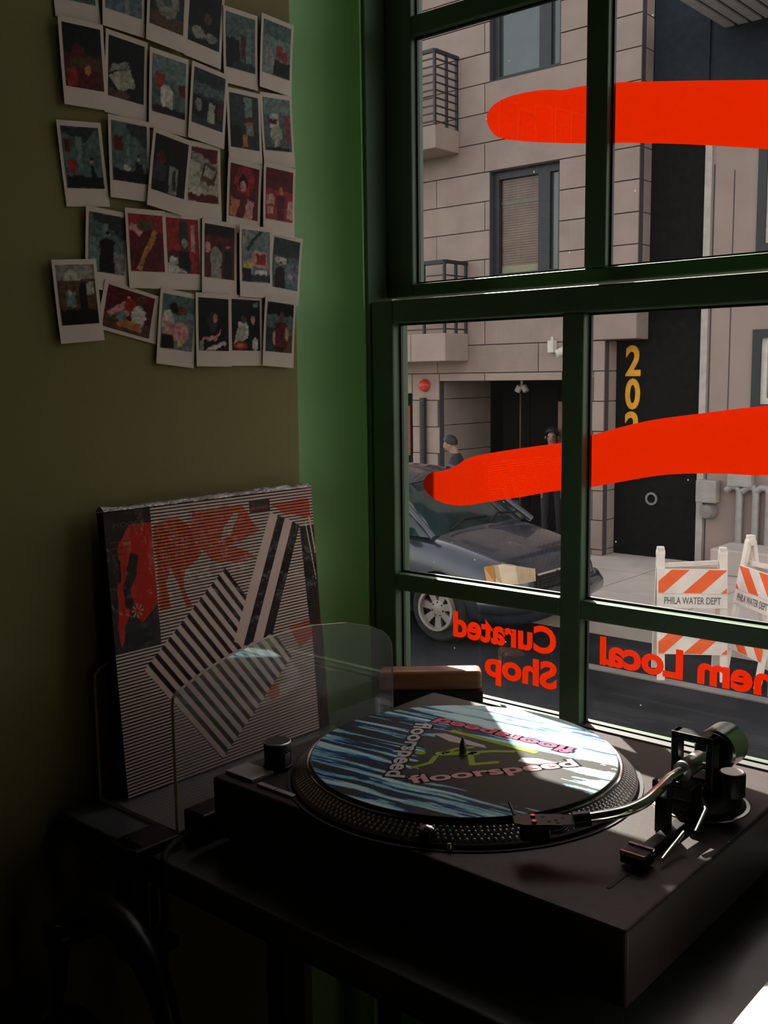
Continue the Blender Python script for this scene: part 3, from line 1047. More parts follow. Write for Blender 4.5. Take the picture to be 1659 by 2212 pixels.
# tonearm assembly
PV = Vector((0.598, -0.272, 0.8640))
part('tonearm_base', M_BLACK, tt, lambda m: [m.lathe([(0, ZP), (0.040, ZP), (0.040, ZP + 0.003), (0.037, ZP + 0.005), (0.036, ZP + 0.013), (0.033, ZP + 0.019), (0, ZP + 0.019)], (0.598, -0.257, 0), 48),
                                             m.lathe([(0, ZP + 0.018), (0.024, ZP + 0.018), (0.020, ZP + 0.022), (0.010, ZP + 0.026), (0, ZP + 0.026)], (PV.x, PV.y, 0), 32)], smooth=True)
part('base_ring', M_SILVER, tt, lambda m: m.lathe([(0.0405, ZP), (0.0440, ZP), (0.0436, ZP + 0.0012), (0.0405, ZP + 0.0014), (0.0405, ZP)], (0.598, -0.257, 0), 48), smooth=True)
# gimbal yoke: an upright square frame round the pivot
gy = part('gimbal_yoke', M_BLACK, tt, lambda m: [m.box((0.5780, -0.2775, 0.846), (0.5850, -0.2635, 0.892)), m.box((0.6110, -0.2775, 0.846), (0.6180, -0.2635, 0.892)),
                                                 m.box((0.5780, -0.2775, 0.8850), (0.6180, -0.2635, 0.892)), m.box((0.5780, -0.2775, 0.842), (0.6180, -0.2635, 0.848))], bevel=0.0012)
part('gimbal_ring', M_SILVER, gy, lambda m: [m.cyl((0.5850, PV.y, PV.z), (0.5895, PV.y, PV.z), 0.0035, n=14), m.cyl((0.6110, PV.y, PV.z), (0.6065, PV.y, PV.z), 0.0035, n=14)])
part('pivot_housing', M_SILVER, gy, lambda m: m.cyl((PV.x, PV.y + 0.012, PV.z), (PV.x, PV.y - 0.024, PV.z), 0.0085, n=28), smooth=True)


def catmull(P, n=8):
    P = [Vector(p) for p in P]
    Q = [P[0] * 2 - P[1]] + P + [P[-1] * 2 - P[-2]]
    out = []
    for i in range(1, len(Q) - 2):
        for k_ in range(n):
            t = k_ / n
            out.append(0.5 * ((2 * Q[i]) + (Q[i + 1] - Q[i - 1]) * t + (2 * Q[i - 1] - 5 * Q[i] + 4 * Q[i + 1] - Q[i + 2]) * t * t + (3 * Q[i] - Q[i - 1] - 3 * Q[i + 1] + Q[i + 2]) * t ** 3))
    out.append(P[-1])
    return out


arm_path = catmull([(0.598, -0.296, 0.8640), (0.5970, -0.320, 0.8635), (0.5990, -0.346, 0.8622), (0.5995, -0.370, 0.8606), (0.5945, -0.391, 0.8590), (0.5840, -0.4065, 0.8570), (0.573, -0.4175, 0.8550)], 8)
part('tonearm_tube', M_CHROME, tt, lambda m: m.tube(arm_path, 0.0047, 18), smooth=True)
part('arm_collar', M_BLACK, tt, lambda m: m.tube([(0.575, -0.4158, 0.8553), (0.5645, -0.4245, 0.8537)], 0.0062, 18), smooth=True)
hx = Vector((-0.779, -0.627, 0)).normalized()     # headshell direction
hn = Vector((-hx.y, hx.x, 0))
h0 = Vector((0.5645, -0.4245, 0.8515))


def hs_pt(a, b, z):
    return h0 + hx * a + hn * b + Vector((0, 0, z))


hs = MB()
hs.prism([(0.0, -0.0085), (0.010, -0.0115), (0.040, -0.0115), (0.048, -0.008), (0.048, 0.006), (0.040, 0.0095), (0.010, 0.0095), (0.0, 0.0075)], 0.0, 0.0024)
hs.v = [tuple(hs_pt(p[0], p[1], p[2])) for p in hs.v]
hso = hs.build('headshell', M_BLACK, tt)
for q, (a_, b_) in enumerate(((0.008, -0.004), (0.014, 0.0), (0.020, 0.003), (0.013, 0.005), (0.024, -0.006))):
    part('headshell_hole', M_RUBBER, hso, lambda m: m.cyl(hs_pt(a_, b_, 0.0023), hs_pt(a_, b_, 0.0027), 0.0017, n=12))
for a_, b_ in ((0.032, -0.006), (0.032, 0.005)):
    part('cartridge_screw', M_CHROME, hso, lambda m: m.cyl(hs_pt(a_, b_, 0.0022), hs_pt(a_, b_, 0.0042), 0.0021, n=12))
cart = MB()
cart.prism([(0.020, -0.0085), (0.040, -0.0085), (0.043, -0.005), (0.043, 0.004), (0.040, 0.0075), (0.020, 0.0075)], -0.0125, -0.0002)
cart.v = [tuple(hs_pt(p[0], p[1], p[2])) for p in cart.v]
cart.build('cartridge', M_BLACK, tt)
part('stylus', M_SILVER, tt, lambda m: m.tube([hs_pt(0.036, 0, -0.0127), hs_pt(0.040, 0, -0.0140), hs_pt(0.042, 0, -0.0160)], [0.0014, 0.0008, 0.0003], 8))
for b_ in (-0.006, -0.002, 0.002, 0.0055):
    part('cartridge_wire', M_CHROME, tt, lambda m: m.tube([hs_pt(0.004, b_ * 0.6, -0.003), hs_pt(0.010, b_, -0.0065), hs_pt(0.019, b_, -0.0070)], 0.00085, 8))
part('finger_lift', M_BLACK, tt, lambda m: m.tube([hs_pt(0.046, -0.010, 0.0012), hs_pt(0.047, -0.020, 0.0010), hs_pt(0.049, -0.030, 0.0040)], [0.0017, 0.0015, 0.0013], 10))
# counterweight behind the pivot, tilted stub
part('weight_shaft', M_CHROME, tt, lambda m: m.cyl((PV.x, PV.y + 0.012, PV.z), (0.599, -0.216, 0.8630), 0.0048, n=18), smooth=True)
cw = part('counterweight', M_CHROME, tt, lambda m: m.lathe([(0.006, -0.019), (0.0180, -0.019), (0.0200, -0.017), (0.0200, 0.013), (0.0180, 0.015), (0, 0.015)], (0.599, -0.212, 0.8630), 48, axis='y'), smooth=True)
part('weight_dial', M_BLACK, cw, lambda m: m.lathe([(0.0055, -0.0225), (0.0165, -0.0225), (0.0180, -0.021), (0.0180, -0.0192), (0.0055, -0.0192), (0.0055, -0.0225)], (0.599, -0.212, 0.8630), 40, axis='y'), smooth=True)
# anti-skate dial, height ring, cue lever, arm rest, pitch fader
ad = part('antiskate_dial', M_BLACK, tt, lambda m: m.lathe([(0.0118, ZP + 0.019), (0.0118, ZP + 0.038), (0.0108, ZP + 0.0395), (0, ZP + 0.0395)], (0.630, -0.264, 0), 32), smooth=True)
part('dial_face', M_SILVER, ad, lambda m: m.lathe([(0.0098, ZP + 0.0396), (0.0098, ZP + 0.0400), (0, ZP + 0.0400)], (0.630, -0.264, 0), 32))
part('cue_platform', M_BLACK, tt, lambda m: [m.box((0.588, -0.304, ZP + 0.0185), (0.610, -0.280, ZP + 0.030)), m.box((0.592, -0.304, ZP + 0.030), (0.600, -0.298, ZP + 0.0345))], bevel=0.0012)
part('cue_lever', M_BLACK, tt, lambda m: [m.tube([(0.6185, -0.300, ZP + 0.024), (0.630, -0.318, ZP + 0.022), (0.6335, -0.345, ZP + 0.013)], 0.0022, 10)], smooth=True)
part('arm_rest', M_BLACK, tt, lambda m: [m.box((0.6030, -0.388, ZP + 0.0005), (0.6140, -0.290, ZP + 0.0075)), m.box((0.5935, -0.3390, ZP + 0.0005), (0.6060, -0.3310, ZP + 0.0320)), m.box((0.5905, -0.3390, ZP + 0.0320), (0.5930, -0.3310, ZP + 0.0460)),
                                         m.box((0.6040, -0.3390, ZP + 0.0320), (0.6065, -0.3310, ZP + 0.0460))], bevel=0.0008)
part('fader_slot', M_RUBBER, tt, lambda m: m.box((0.6105, -0.452, ZP), (0.6130, -0.350, ZP + 0.0006)))
fk = part('fader_knob', M_BLACK, tt, lambda m: m.box((0.5995, -0.4115, ZP + 0.002), (0.6215, -0.3955, ZP + 0.0125)), bevel=0.0010)
part('knob_edge', M_CHROME, fk, lambda m: m.box((0.5998, -0.4125, ZP + 0.0095), (0.6212, -0.4105, ZP + 0.0130)))
part('knob_edge', M_CHROME, fk, lambda m: m.box((0.5998, -0.3980, ZP + 0.0120), (0.6212, -0.3950, ZP + 0.0140)))
part('lock_pin', M_CHROME, tt, lambda m: m.tube([(0.6265, -0.392, ZP + 0.005), (0.6260, -0.352, ZP + 0.0135)], 0.0017, 10))

# ------------------------------------------------------------------ record with printed picture
ZREC = ZP + 0.0205
rec = empty('picture_disc', (RC.x, RC.y, ZP + 0.0172), label='blue and black printed picture disc lettered floorspeed, on the platter', cat='record')
part('slipmat', M_RUBBER, rec, lambda m: m.lathe([(0.0037, ZP + 0.0173), (0.150, ZP + 0.0173), (0.150, ZP + 0.0187), (0.0037, ZP + 0.0187), (0.0037, ZP + 0.0173)], (RC.x, RC.y, 0), 120), smooth=True)
part('disc_edge', pmat('black_vinyl', (0.01, 0.01, 0.011), 0.25), rec, lambda m: m.lathe([(0.0037, ZP + 0.0188), (0.1500, ZP + 0.0188), (0.1506, ZREC - 0.0008), (0.1500, ZREC), (0.1490, ZREC - 0.0001), (0.0037, ZREC - 0.0001)], (RC.x, RC.y, 0), 160), smooth=True)


def disc_art(X, Y):
    a = math.radians(6.5)
    s = X * math.cos(a) + Y * math.sin(a)
    t = -X * math.sin(a) + Y * math.cos(a)
    w = 0.005 * (vnoise(s * 25 + 9, t * 25 + 4, 3) - 0.5)
    n = 0.58 * vnoise(s * 8 + 20, (t + w) * 170 + 7, 11) + 0.30 * vnoise(s * 26 + 3, (t + w) * 420 + 2, 12) + 0.12 * vnoise(s * 110, t * 800, 14)
    big = vnoise(s * 11 + 5, t * 20 + 31, 17)
    n = n + 0.30 * (big - 0.5)
    # more ink near the middle and towards the lower right
    d1 = np.exp(-((X - 0.02) ** 2 / 0.0042 + (Y + 0.005) ** 2 / 0.0016))
    d2 = np.exp(-((X - 0.085) ** 2 / 0.0030 + (Y + 0.035) ** 2 / 0.0022))
    d3 = np.exp(-((X + 0.095) ** 2 / 0.0016 + (Y + 0.035) ** 2 / 0.0011))
    v = n - 0.42 * d1 - 0.60 * d2 - 0.16 * d3 + 0.30 * np.clip((Y + 0.30 * X - 0.045) / 0.03, 0, 1) + 0.05 * np.clip((-Y - 0.06) / 0.06, 0, 1)
    v = v + 0.15 * np.exp(-((X + 0.085) ** 2 + (Y - 0.045) ** 2) / 0.0009)
    c = np.zeros(X.shape + (3,))
    blk, nav, blu, tea, pal = (0.042, 0.039, 0.036), (0.012, 0.035, 0.16), (0.030, 0.12, 0.38), (0.24, 0.55, 0.62), (0.55, 0.78, 0.82)
    c[:] = blk
    for th, cc in ((0.455, nav), (0.515, blu), (0.545, tea), (0.68, pal)):
        k_ = np.clip((v - th) / 0.012, 0, 1)[..., None]
        c = c * (1 - k_) + np.array(cc) * k_
    # black panel behind the lettering: one corner of the triangle runs out to the rim
    tri = inpoly(X, Y, [(-0.060, 0.040), (0.062, 0.045), (0.150, 0.075), (0.155, 0.030), (0.085, 0.020), (0.015, -0.085), (-0.010, -0.070)])
    low = inpoly(X, Y, [(0.16, 0.06), (0.16, -0.04), (0.12, -0.085), (0.050, -0.070), (0.085, 0.015)])
    c[low & (v < 0.62 - 1.2 * np.clip(0.02 - Y, -0.05, 0.02))] = blk
    sparkle = v > 0.72
    c[tri & ~sparkle] = blk
    wedge = inpoly(X, Y, [(-0.058, 0.026), (-0.048, 0.034), (0.004, 0.031), (0.010, 0.026), (-0.030, 0.018)])
    c[wedge] = (0.50, 0.42, 0.46)
    spl = inpoly(X, Y, [(0.052, 0.026), (0.066, 0.034), (0.085, 0.036), (0.078, 0.027), (0.066, 0.018), (0.054, 0.016)])
    c[spl] = (0.62, 0.62, 0.60)
    return c


nr, na = 150, 720
rr = np.linspace(0.0037, 0.1492, nr + 1)
aa = np.linspace(0, 2 * math.pi, na, endpoint=False)
Rg, Ag = np.meshgrid(rr, aa, indexing='ij')
Xg, Yg = Rg * np.cos(Ag), Rg * np.sin(Ag)
P = np.stack([Xg, Yg, np.full_like(Xg, ZREC + 0.00005 - (ZP + 0.0172))], -1).reshape(-1, 3)
idx = np.arange((nr + 1) * na).reshape(nr + 1, na)
nx = np.roll(idx, -1, axis=1)
F = np.stack([idx[:-1], idx[1:], nx[1:], nx[:-1]], -1).reshape(-1, 4)
M_DISC = paint_mat('glossy_disc_print', rough=0.5, spec=0.06)
mesh_np('disc_print', P, F, disc_art(Xg, Yg).reshape(-1, 3), M_DISC, rec)

M_LWHITE = pmat('pale_grey_ink', (0.55, 0.52, 0.52), 0.4, spec=0.05)
M_LPINK = pmat('dusty_pink_ink', (0.62, 0.33, 0.36), 0.4, spec=0.05)
M_LRED = pmat('hot_pink_ink', (0.80, 0.10, 0.19), 0.4, spec=0.05)
M_INK = pmat('black_ink', (0.004, 0.004, 0.005), 0.35, spec=0.05)
M_LIME = pmat('lime_green_ink', (0.26, 0.40, 0.015), 0.4, spec=0.05)


def rim_word(p0, p1, mat, hgt):
    """word from p0 to p1 (disc coordinates), tops of the letters towards the centre"""
    p0, p1 = Vector((*p0, 0)), Vector((*p1, 0))
    ex = (p1 - p0)
    L = ex.length
    ex.normalize()
    ey = Vector((0, 0, 1)).cross(ex)
    o_ = Vector((RC.x, RC.y, ZREC)) + p0
    m = MB()
    text_on(m, 'floorspeed', o_ + Vector((0, 0, 0.00022)), ex, ey, L, hgt, offset=0.10)
    m.build('word_outline', M_INK, rec, fix=False)
    m = MB()
    text_on(m, 'floorspeed', o_ + Vector((0, 0, 0.00032)), ex, ey, L, hgt, offset=0.030)
    return m.build('disc_word', mat, rec, fix=False)


rim_word((-0.0915, 0.0400), (-0.0205, -0.0930), M_LWHITE, 0.0175)
rim_word((0.0100, -0.0905), (0.1050, 0.0415), M_LPINK, 0.0175)
rim_word((0.0800, 0.0790), (-0.0810, 0.0680), M_LRED, 0.0150)


def strip(m, pts, w):
    """flat rounded stroke on the disc"""
    pts = [Vector((*p, 0)) for p in pts]
    z = ZREC + 0.00025
    for a_, b_ in zip(pts[:-1], pts[1:]):
        d_ = (b_ - a_).normalized()
        n_ = Vector((-d_.y, d_.x, 0)) * w / 2
        q = [a_ - n_, b_ - n_, b_ + n_, a_ + n_]
        m.add([(RC.x + v.x, RC.y + v.y, z) for v in q], [(0, 1, 2, 3)])
    for p in pts:
        ring = [(RC.x + p.x + math.cos(t * math.pi / 6) * w / 2, RC.y + p.y + math.sin(t * math.pi / 6) * w / 2, z + 0.00002) for t in range(12)]
        m.add(ring, [tuple(range(12))])


def runner(m):
    strip(m, [(-0.0140, -0.0600), (-0.0085, -0.0410), (-0.0150, -0.0240)], 0.0052)             # trailing arm
    strip(m, [(-0.0160, -0.0160), (0.0030, 0.0020), (0.0100, 0.0060)], 0.0100)                  # trunk
    strip(m, [(-0.0140, -0.0130), (-0.0120, 0.0040), (-0.0020, 0.0190)], 0.0048)                # raised arm
    strip(m, [(0.0080, 0.0080), (0.0200, 0.0220), (0.0360, 0.0340)], 0.0062)                    # rear leg
    strip(m, [(0.0080, 0.0020), (0.0250, -0.0190), (0.0400, 0.0000)], 0.0062)                   # front leg


part('running_figure', M_LIME, rec, runner, fix=False)
part('figure_head', M_LIME, rec, lambda m: m.add([(RC.x - 0.0325 + 0.0055 * math.cos(t * math.pi / 10), RC.y - 0.0262 + 0.0055 * math.sin(t * math.pi / 10), ZREC + 0.0003) for t in range(20)], [tuple(range(20))]), fix=False)
part('lime_bar', M_LIME, rec, lambda m: m.add([(RC.x + a_, RC.y + b_, ZREC + 0.0003) for a_, b_ in ((-0.0490, 0.0400), (0.0560, 0.0420), (0.0570, 0.0490), (-0.0480, 0.0480))], [(0, 1, 2, 3)]), fix=False)

# ------------------------------------------------------------------ instant photos on the left wall
PAL = dict(k=(0.006, 0.006, 0.006), d=(0.022, 0.032, 0.032), t=(0.075, 0.115, 0.108), T=(0.13, 0.19, 0.18), g=(0.22, 0.22, 0.19), w=(0.50, 0.47, 0.41),
           r=(0.26, 0.022, 0.022), m=(0.085, 0.010, 0.010), p=(0.50, 0.24, 0.21), o=(0.42, 0.16, 0.05), y=(0.50, 0.34, 0.08), s=(0.42, 0.22, 0.14),
           b=(0.10, 0.16, 0.19), n=(0.085, 0.045, 0.025), l=(0.34, 0.33, 0.26))


def person_fig(x, h, body, head='s', wd=0.10):
    return [('e', x, h - 0.06, 0.055, 0.045, head), ('e', x, h - 0.03, 0.055, 0.03, 'k'), ('r', x - wd, 0.0, x + wd, h - 0.17, body), ('e', x, h - 0.20, wd, 0.07, body)]


# (centre y, centre z, rotation in degrees, landscape?, background, shapes, label)
PHOTOS = [
    (-0.4808, 1.6238, 4, 0, 'd', [('r', 0, 0, 1, .45, 't'), ('r', .3, .05, .8, .3, 'm')], 'instant photo cut off by the top edge, first of the topmost row'),
    (-0.4222, 1.6254, -1.3, 0, 'd', [('r', 0, 0, 1, .4, 'b'), ('r', .5, 0, .65, .5, 'g')], 'instant photo cut off by the top edge, second of the topmost row'),
    (-0.3665, 1.6216, -4.5, 0, 'd', [('r', 0, 0, 1, .25, 'n'), ('e', .5, .45, .35, .25, 'g'), ('e', .5, .5, .15, .12, 't')], 'instant photo of a pale rounded heap, third of the topmost row'),
    (-0.3114, 1.6171, -5.4, 0, 'k', [('e', .6, .5, .12, .1, 'n'), ('r', 0, .1, 1, .25, 'd'), ('e', .3, .2, .2, .1, 'g'), ('e', .7, .18, .2, .08, 'g')], 'very dark instant photo of a crowd, last of the topmost row'),
    (-0.4768, 1.5378, 3, 0, 'k', [('r', 0, 0, 1, .55, 'm'), ('e', .4, .5, .2, .2, 'm'), ('r', .15, .3, .9, .5, 'n'), ('e', .6, .3, .08, .08, 'o'), ('r', .05, 0, .3, .3, 'r')], 'instant photo of a dim dark red room, left end of the second row'),
    (-0.4218, 1.5369, -3, 0, 'k', [('q', [(.0, .35), (.6, .55), (.75, .25), (.3, .1)], 'l'), ('q', [(.1, .55), (.55, .65), (.6, .55), (.0, .4)], 'g'), ('r', 0, 0, .6, .12, 'n')], 'instant photo of a tilted white box in the dark, second row'),
    (-0.3670, 1.5302, -3, 0, 't', [('r', 0, .6, 1, 1, 'T'), ('r', .1, .45, .35, .7, 'r'), ('e', .42, .33, .2, .2, 'w'), ('r', .3, .1, .6, .35, 'w'), ('r', 0, 0, 1, .12, 'k'), ('r', .8, .4, 1, .6, 'm')], 'instant photo of a white figure in a grey teal room, second row'),
    (-0.3125, 1.5262, -6, 0, 'd', [('r', 0, .55, 1, .75, 't'), ('r', 0, .15, 1, .5, 'k'), ('r', .5, .1, .7, .45, 'l'), ('e', .2, .35, .1, .12, 'g'), ('r', .8, .2, .95, .5, 'm')], 'instant photo of a busy counter with one white shape, right of the second row'),
    (-0.2576, 1.6017, 0.3, 0, 't', [('r', 0, 0, .45, .55, 'k'), ('r', .5, .2, .68, .65, 'm'), ('r', .7, .1, .85, .8, 'T'), ('r', .2, 0, 1, .15, 'd')], 'instant photo of a teal interior with a dark left half, high in the fifth column'),
    (-0.2010, 1.6058, -2.6, 0, 'T', [('r', 0, .7, 1, 1, 't'), ('r', .1, 0, .4, .5, 'g'), ('r', .5, .35, .7, .6, 'r'), ('r', .4, 0, 1, .3, 'k'), ('e', .8, .4, .1, .1, 'r')], 'instant photo with red spots over a grey bench, topmost of the last column'),
    (-0.4807, 1.4370, 6, 0, 't', [('q', [(0, .9), (.6, .75), (1, 1), (0, 1)], 'd'), ('r', .35, .3, .5, .85, 'T'), ('r', .1, .25, .3, .45, 'r'), ('r', .05, .6, .2, .8, 'm'), ('r', 0, 0, 1, .2, 'k')] + person_fig(.72, .5, 'k', 's', .07), 'instant photo tilted at the left end of the third row, above bare wall'),
    (-0.4232, 1.4504, 0.3, 0, 't', [('q', [(.5, .85), (1, .6), (1, 1), (.4, 1)], 'd'), ('r', .05, .5, .3, .75, 'm'), ('r', .4, .3, .5, .8, 'T'), ('r', 0, 0, 1, .2, 'k'), ('e', .4, .25, .1, .06, 'w')] + person_fig(.75, .5, 'k', 's', .10), 'instant photo of a person in black before a teal wall, second of the third row'),
    (-0.3720, 1.4432, -8, 0, 'k', [('r', .5, 0, .75, .5, 'g'), ('r', .6, .1, .7, .45, 'd'), ('e', .2, .6, .15, .12, 'm'), ('r', 0, .2, .4, .5, 'd')], 'dark instant photo with a slim pale column, third row'),
    (-0.3216, 1.4408, 0.3, 0, 'l', [('r', 0, .75, 1, 1, 'm'), ('q', [(0, .8), (1, .55), (1, .7), (.1, .95)], 'g'), ('q', [(.4, .4), (.85, .3), (1, .65), (.55, .75)], 'n'), ('q', [(.5, .5), (.8, .42), (.9, .6), (.6, .68)], 'l'), ('r', 0, 0, 1, .15, 'm'), ('e', .3, .2, .2, .08, 'w')], 'instant photo of a pale case on a maroon cloth, third row'),
    (-0.2563, 1.5112, 1.5, 0, 'd', [('r', .5, .45, .8, .95, 'T'), ('r', .55, .25, .8, .55, 'g'), ('r', .5, .5, .85, .6, 'm'), ('r', 0, 0, .4, .4, 'k'), ('r', .4, .02, .6, .25, 'o')], 'instant photo with small orange glow at the bottom, second in the fifth column'),
    (-0.1992, 1.5178, 4.8, 0, 't', [('r', 0, .7, 1, 1, 'T'), ('e', .45, .33, .22, .16, 'l'), ('r', .35, .02, .55, .3, 'l'), ('r', .2, .45, .55, .7, 'w'), ('r', .2, .5, .5, .6, 'm'), ('r', .8, .2, .95, .7, 'r'), ('r', 0, 0, .9, .06, 'k')], 'instant photo of a round backed pale chair, second in the last column'),
    (-0.2600, 1.4290, -3.0, 0, 'm', [('e', .5, .72, .35, .28, 'r'), ('e', .45, .68, .16, .15, 'k'), ('e', .45, .60, .09, .11, 'p'), ('r', .25, 0, .75, .45, 'm'), ('q', [(.5, .0), (.8, .0), (.85, .35), (.6, .4)], 'p'), ('q', [(0, .0), (.2, .0), (.35, .3), (.05, .4)], 'o')], 'instant photo of a dark haired person against red, third in the fifth column'),
    (-0.2035, 1.4320, -1.4, 0, 'r', [('r', 0, .6, 1, 1, 'm'), ('r', .4, 0, .7, .5, 'm'), ('e', .55, .58, .08, .07, 'o'), ('r', 0, .3, .3, .5, 'p'), ('r', .05, .1, .3, .25, 'p'), ('r', .8, .05, 1, .4, 'p')], 'instant photo of a red room with pale signs, third in the last column'),
    (-0.4572, 1.3510, -3, 0, 't', [('q', [(.1, .9), (1, .6), (1, 1), (.1, 1)], 'd'), ('r', .35, .6, .5, .85, 'T'), ('r', 0, 0, .3, .6, 'T'), ('r', .7, 0, 1, .35, 'g')] + person_fig(.5, .72, 'k', 'g', .2), 'instant photo of a person in black in front of shelves, start of the fourth row'),
    (-0.4063, 1.3560, 2, 0, 'r', [('r', 0, 0, 1, .7, 'm'), ('q', [(.15, .05), (.3, .02), (.85, .7), (.72, .75)], 'o'), ('q', [(0, .75), (.3, .6), (.4, .7), (.1, .85)], 'p'), ('e', .5, .8, .3, .1, 'n')], 'instant photo of a long tan object on dark red, fourth row'),
    (-0.3531, 1.3575, 1.7, 0, 'r', [('r', .4, .3, .65, .95, 'd'), ('r', .35, 0, .7, .4, 'k'), ('r', 0, 0, .35, .4, 'm'), ('r', .75, .4, .9, .9, 'p'), ('r', .05, .15, .3, .3, 'w'), ('e', .55, .55, .1, .08, 'g'), ('q', [(.0, .0), (.6, .0), (.3, .12), (.0, .2)], 'w')], 'instant photo with a dark doorway between red walls, fourth row'),
    (-0.3010, 1.3550, -2, 0, 'm', [('r', 0, .8, 1, 1, 'k'), ('r', .2, 0, .55, .45, 'g'), ('e', .4, .45, .18, .14, 'g')] + [('e', .1, .55, .1, .12, 'p'), ('e', .5, .62, .09, .06, 'k')] + person_fig(.78, .68, 'k', 'p', .14), 'instant photo of three people standing close together, fourth row'),
    (-0.2454, 1.3540, 0.3, 0, 'T', [('q', [(0, .7), (.5, 1), (0, 1)], 'g'), ('q', [(.1, .65), (.6, 1), (.75, 1), (.2, .6)], 'd'), ('r', .35, .3, .9, .6, 'p'), ('r', .5, .35, .85, .55, 'r'), ('e', .2, .3, .16, .12, 'y'), ('r', 0, 0, .3, .25, 'k'), ('r', .3, 0, 1, .15, 'd'), ('r', .45, .15, .9, .22, 'w')], 'instant photo of a bright stall with a yellow coat, fourth row'),
    (-0.1928, 1.3490, -5, 0, 't', [('r', 0, .65, 1, 1, 'd'), ('r', .1, .5, .5, .62, 'w'), ('r', .5, .1, 1, .5, 'b'), ('e', .85, .45, .1, .05, 'r'), ('e', .7, .25, .08, .05, 'p')] + person_fig(.3, .55, 'k', 's', .2), 'instant photo of a person in a dark suit, right end of the fourth row'),
    (-0.4972, 1.2950, 5.3, 0, 'n', [('r', 0, .75, 1, 1, 'g'), ('r', .2, .75, .9, .9, 'l'), ('r', .7, .5, .95, .7, 'l'), ('r', .55, .2, .75, .7, 'k'), ('r', 0, 0, 1, .25, 'k'), ('r', .2, .3, .45, .55, 'T'), ('e', .3, .55, .06, .05, 'w')], 'lone instant photo hanging lowest on the left, brown room scene'),
    (-0.4254, 1.2850, -12, 1, 'm', [('r', 0, 0, 1, .3, 'n'), ('q', [(.05, .35), (.4, .75), (.45, .65), (.15, .25)], 'p'), ('e', .45, .6, .1, .25, 'p'), ('r', .38, .5, .62, .8, 'r'), ('e', .72, .42, .14, .3, 'w'), ('e', .72, .85, .1, .12, 'n'), ('r', .3, .1, .8, .3, 'o'), ('e', .35, .35, .1, .12, 'T')], 'sideways instant photo of people round a table, tilted'),
    (-0.3678, 1.2700, -6, 0, 'T', [('r', 0, .7, 1, 1, 't'), ('r', .4, .65, .75, .82, 'n'), ('e', .35, .76, .12, .09, 'k'), ('e', .2, .5, .18, .2, 'w'), ('r', .05, .25, .35, .5, 'p'), ('e', .6, .32, .25, .2, 'p'), ('r', 0, 0, .4, .25, 'k'), ('r', .5, .05, .7, .15, 'y')], 'instant photo of two people seen from behind, lowest row left'),
    (-0.3156, 1.2695, -0.5, 0, 'k', [('e', .45, .55, .16, .2, 'd'), ('e', .55, .62, .07, .08, 's'), ('q', [(.1, .25), (.6, .3), (.75, .42), (.7, .3), (.55, .2), (.1, .2)], 'p'), ('q', [(.2, .02), (.85, .2), (.95, .12), (.3, .0)], 'w'), ('r', 0, 0, .15, .2, 'g')], 'instant photo of a person working at a dark desk, lowest row'),
    (-0.2617, 1.2705, -0.2, 0, 'k', [('e', .38, .4, .2, .2, 'w'), ('q', [(.05, .15), (.4, .2), (.5, .5), (.2, .5)], 'l'), ('e', .42, .62, .09, .08, 'n'), ('e', .75, .62, .07, .09, 'p'), ('r', .65, .3, .9, .5, 'k'), ('e', .3, .1, .25, .09, 'r'), ('e', .3, .1, .15, .04, 'o'), ('e', .82, .12, .12, .12, 'w'), ('r', .75, .85, .9, .95, 'T')], 'instant photo with a red plate and a person in white, lowest row'),
    (-0.2082, 1.2690, -3.4, 0, 't', [('r', 0, .75, 1, 1, 'k'), ('r', 0, 0, .35, .5, 'd'), ('r', .7, 0, 1, .35, 'n'), ('r', .35, .0, .7, .12, 'k')] + [('e', .55, .72, .09, .1, 'n'), ('r', .33, .1, .8, .55, 'm'), ('e', .56, .55, .24, .07, 'm'), ('e', .78, .4, .07, .15, 's'), ('e', .32, .3, .05, .15, 's')], 'instant photo of a person in a maroon shirt, lowest row right end'),
]
M_PHOTOF = pmat('instant_photo_border', (0.68, 0.575, 0.49), 0.5, var=0.05, scale=30, spec=0.2)
M_PHOTO = paint_mat('instant_photo_print', rough=0.4, spec=0.10, gain=1.15)


def photo_art(seed, bgc, shapes):
    def fn(U, V):
        c = np.zeros(U.shape + (3,))
        c[:] = PAL[bgc]
        jx = 0.05 * (vnoise(U * 9 + seed, V * 9, seed) - 0.5)
        jy = 0.05 * (vnoise(U * 9, V * 9 + seed, seed + 1) - 0.5)
        A, B = U + jx, V + jy
        for sh in shapes:
            if sh[0] == 'r':
                k_ = (A > sh[1]) & (A < sh[3]) & (B > sh[2]) & (B < sh[4])
            elif sh[0] == 'e':
                k_ = ((A - sh[1]) / sh[3]) ** 2 + ((B - sh[2]) / sh[4]) ** 2 < 1
            else:
                k_ = inpoly(A, B, sh[1])
            c[k_] = PAL[sh[-1]]
        n = vnoise(U * 14 + seed * 3, V * 19, seed + 5)[..., None]
        n2 = vnoise(U * 30, V * 40 + seed, seed + 8)[..., None]
        return c * (0.35 + 0.9 * n + 0.35 * n2)
    return fn


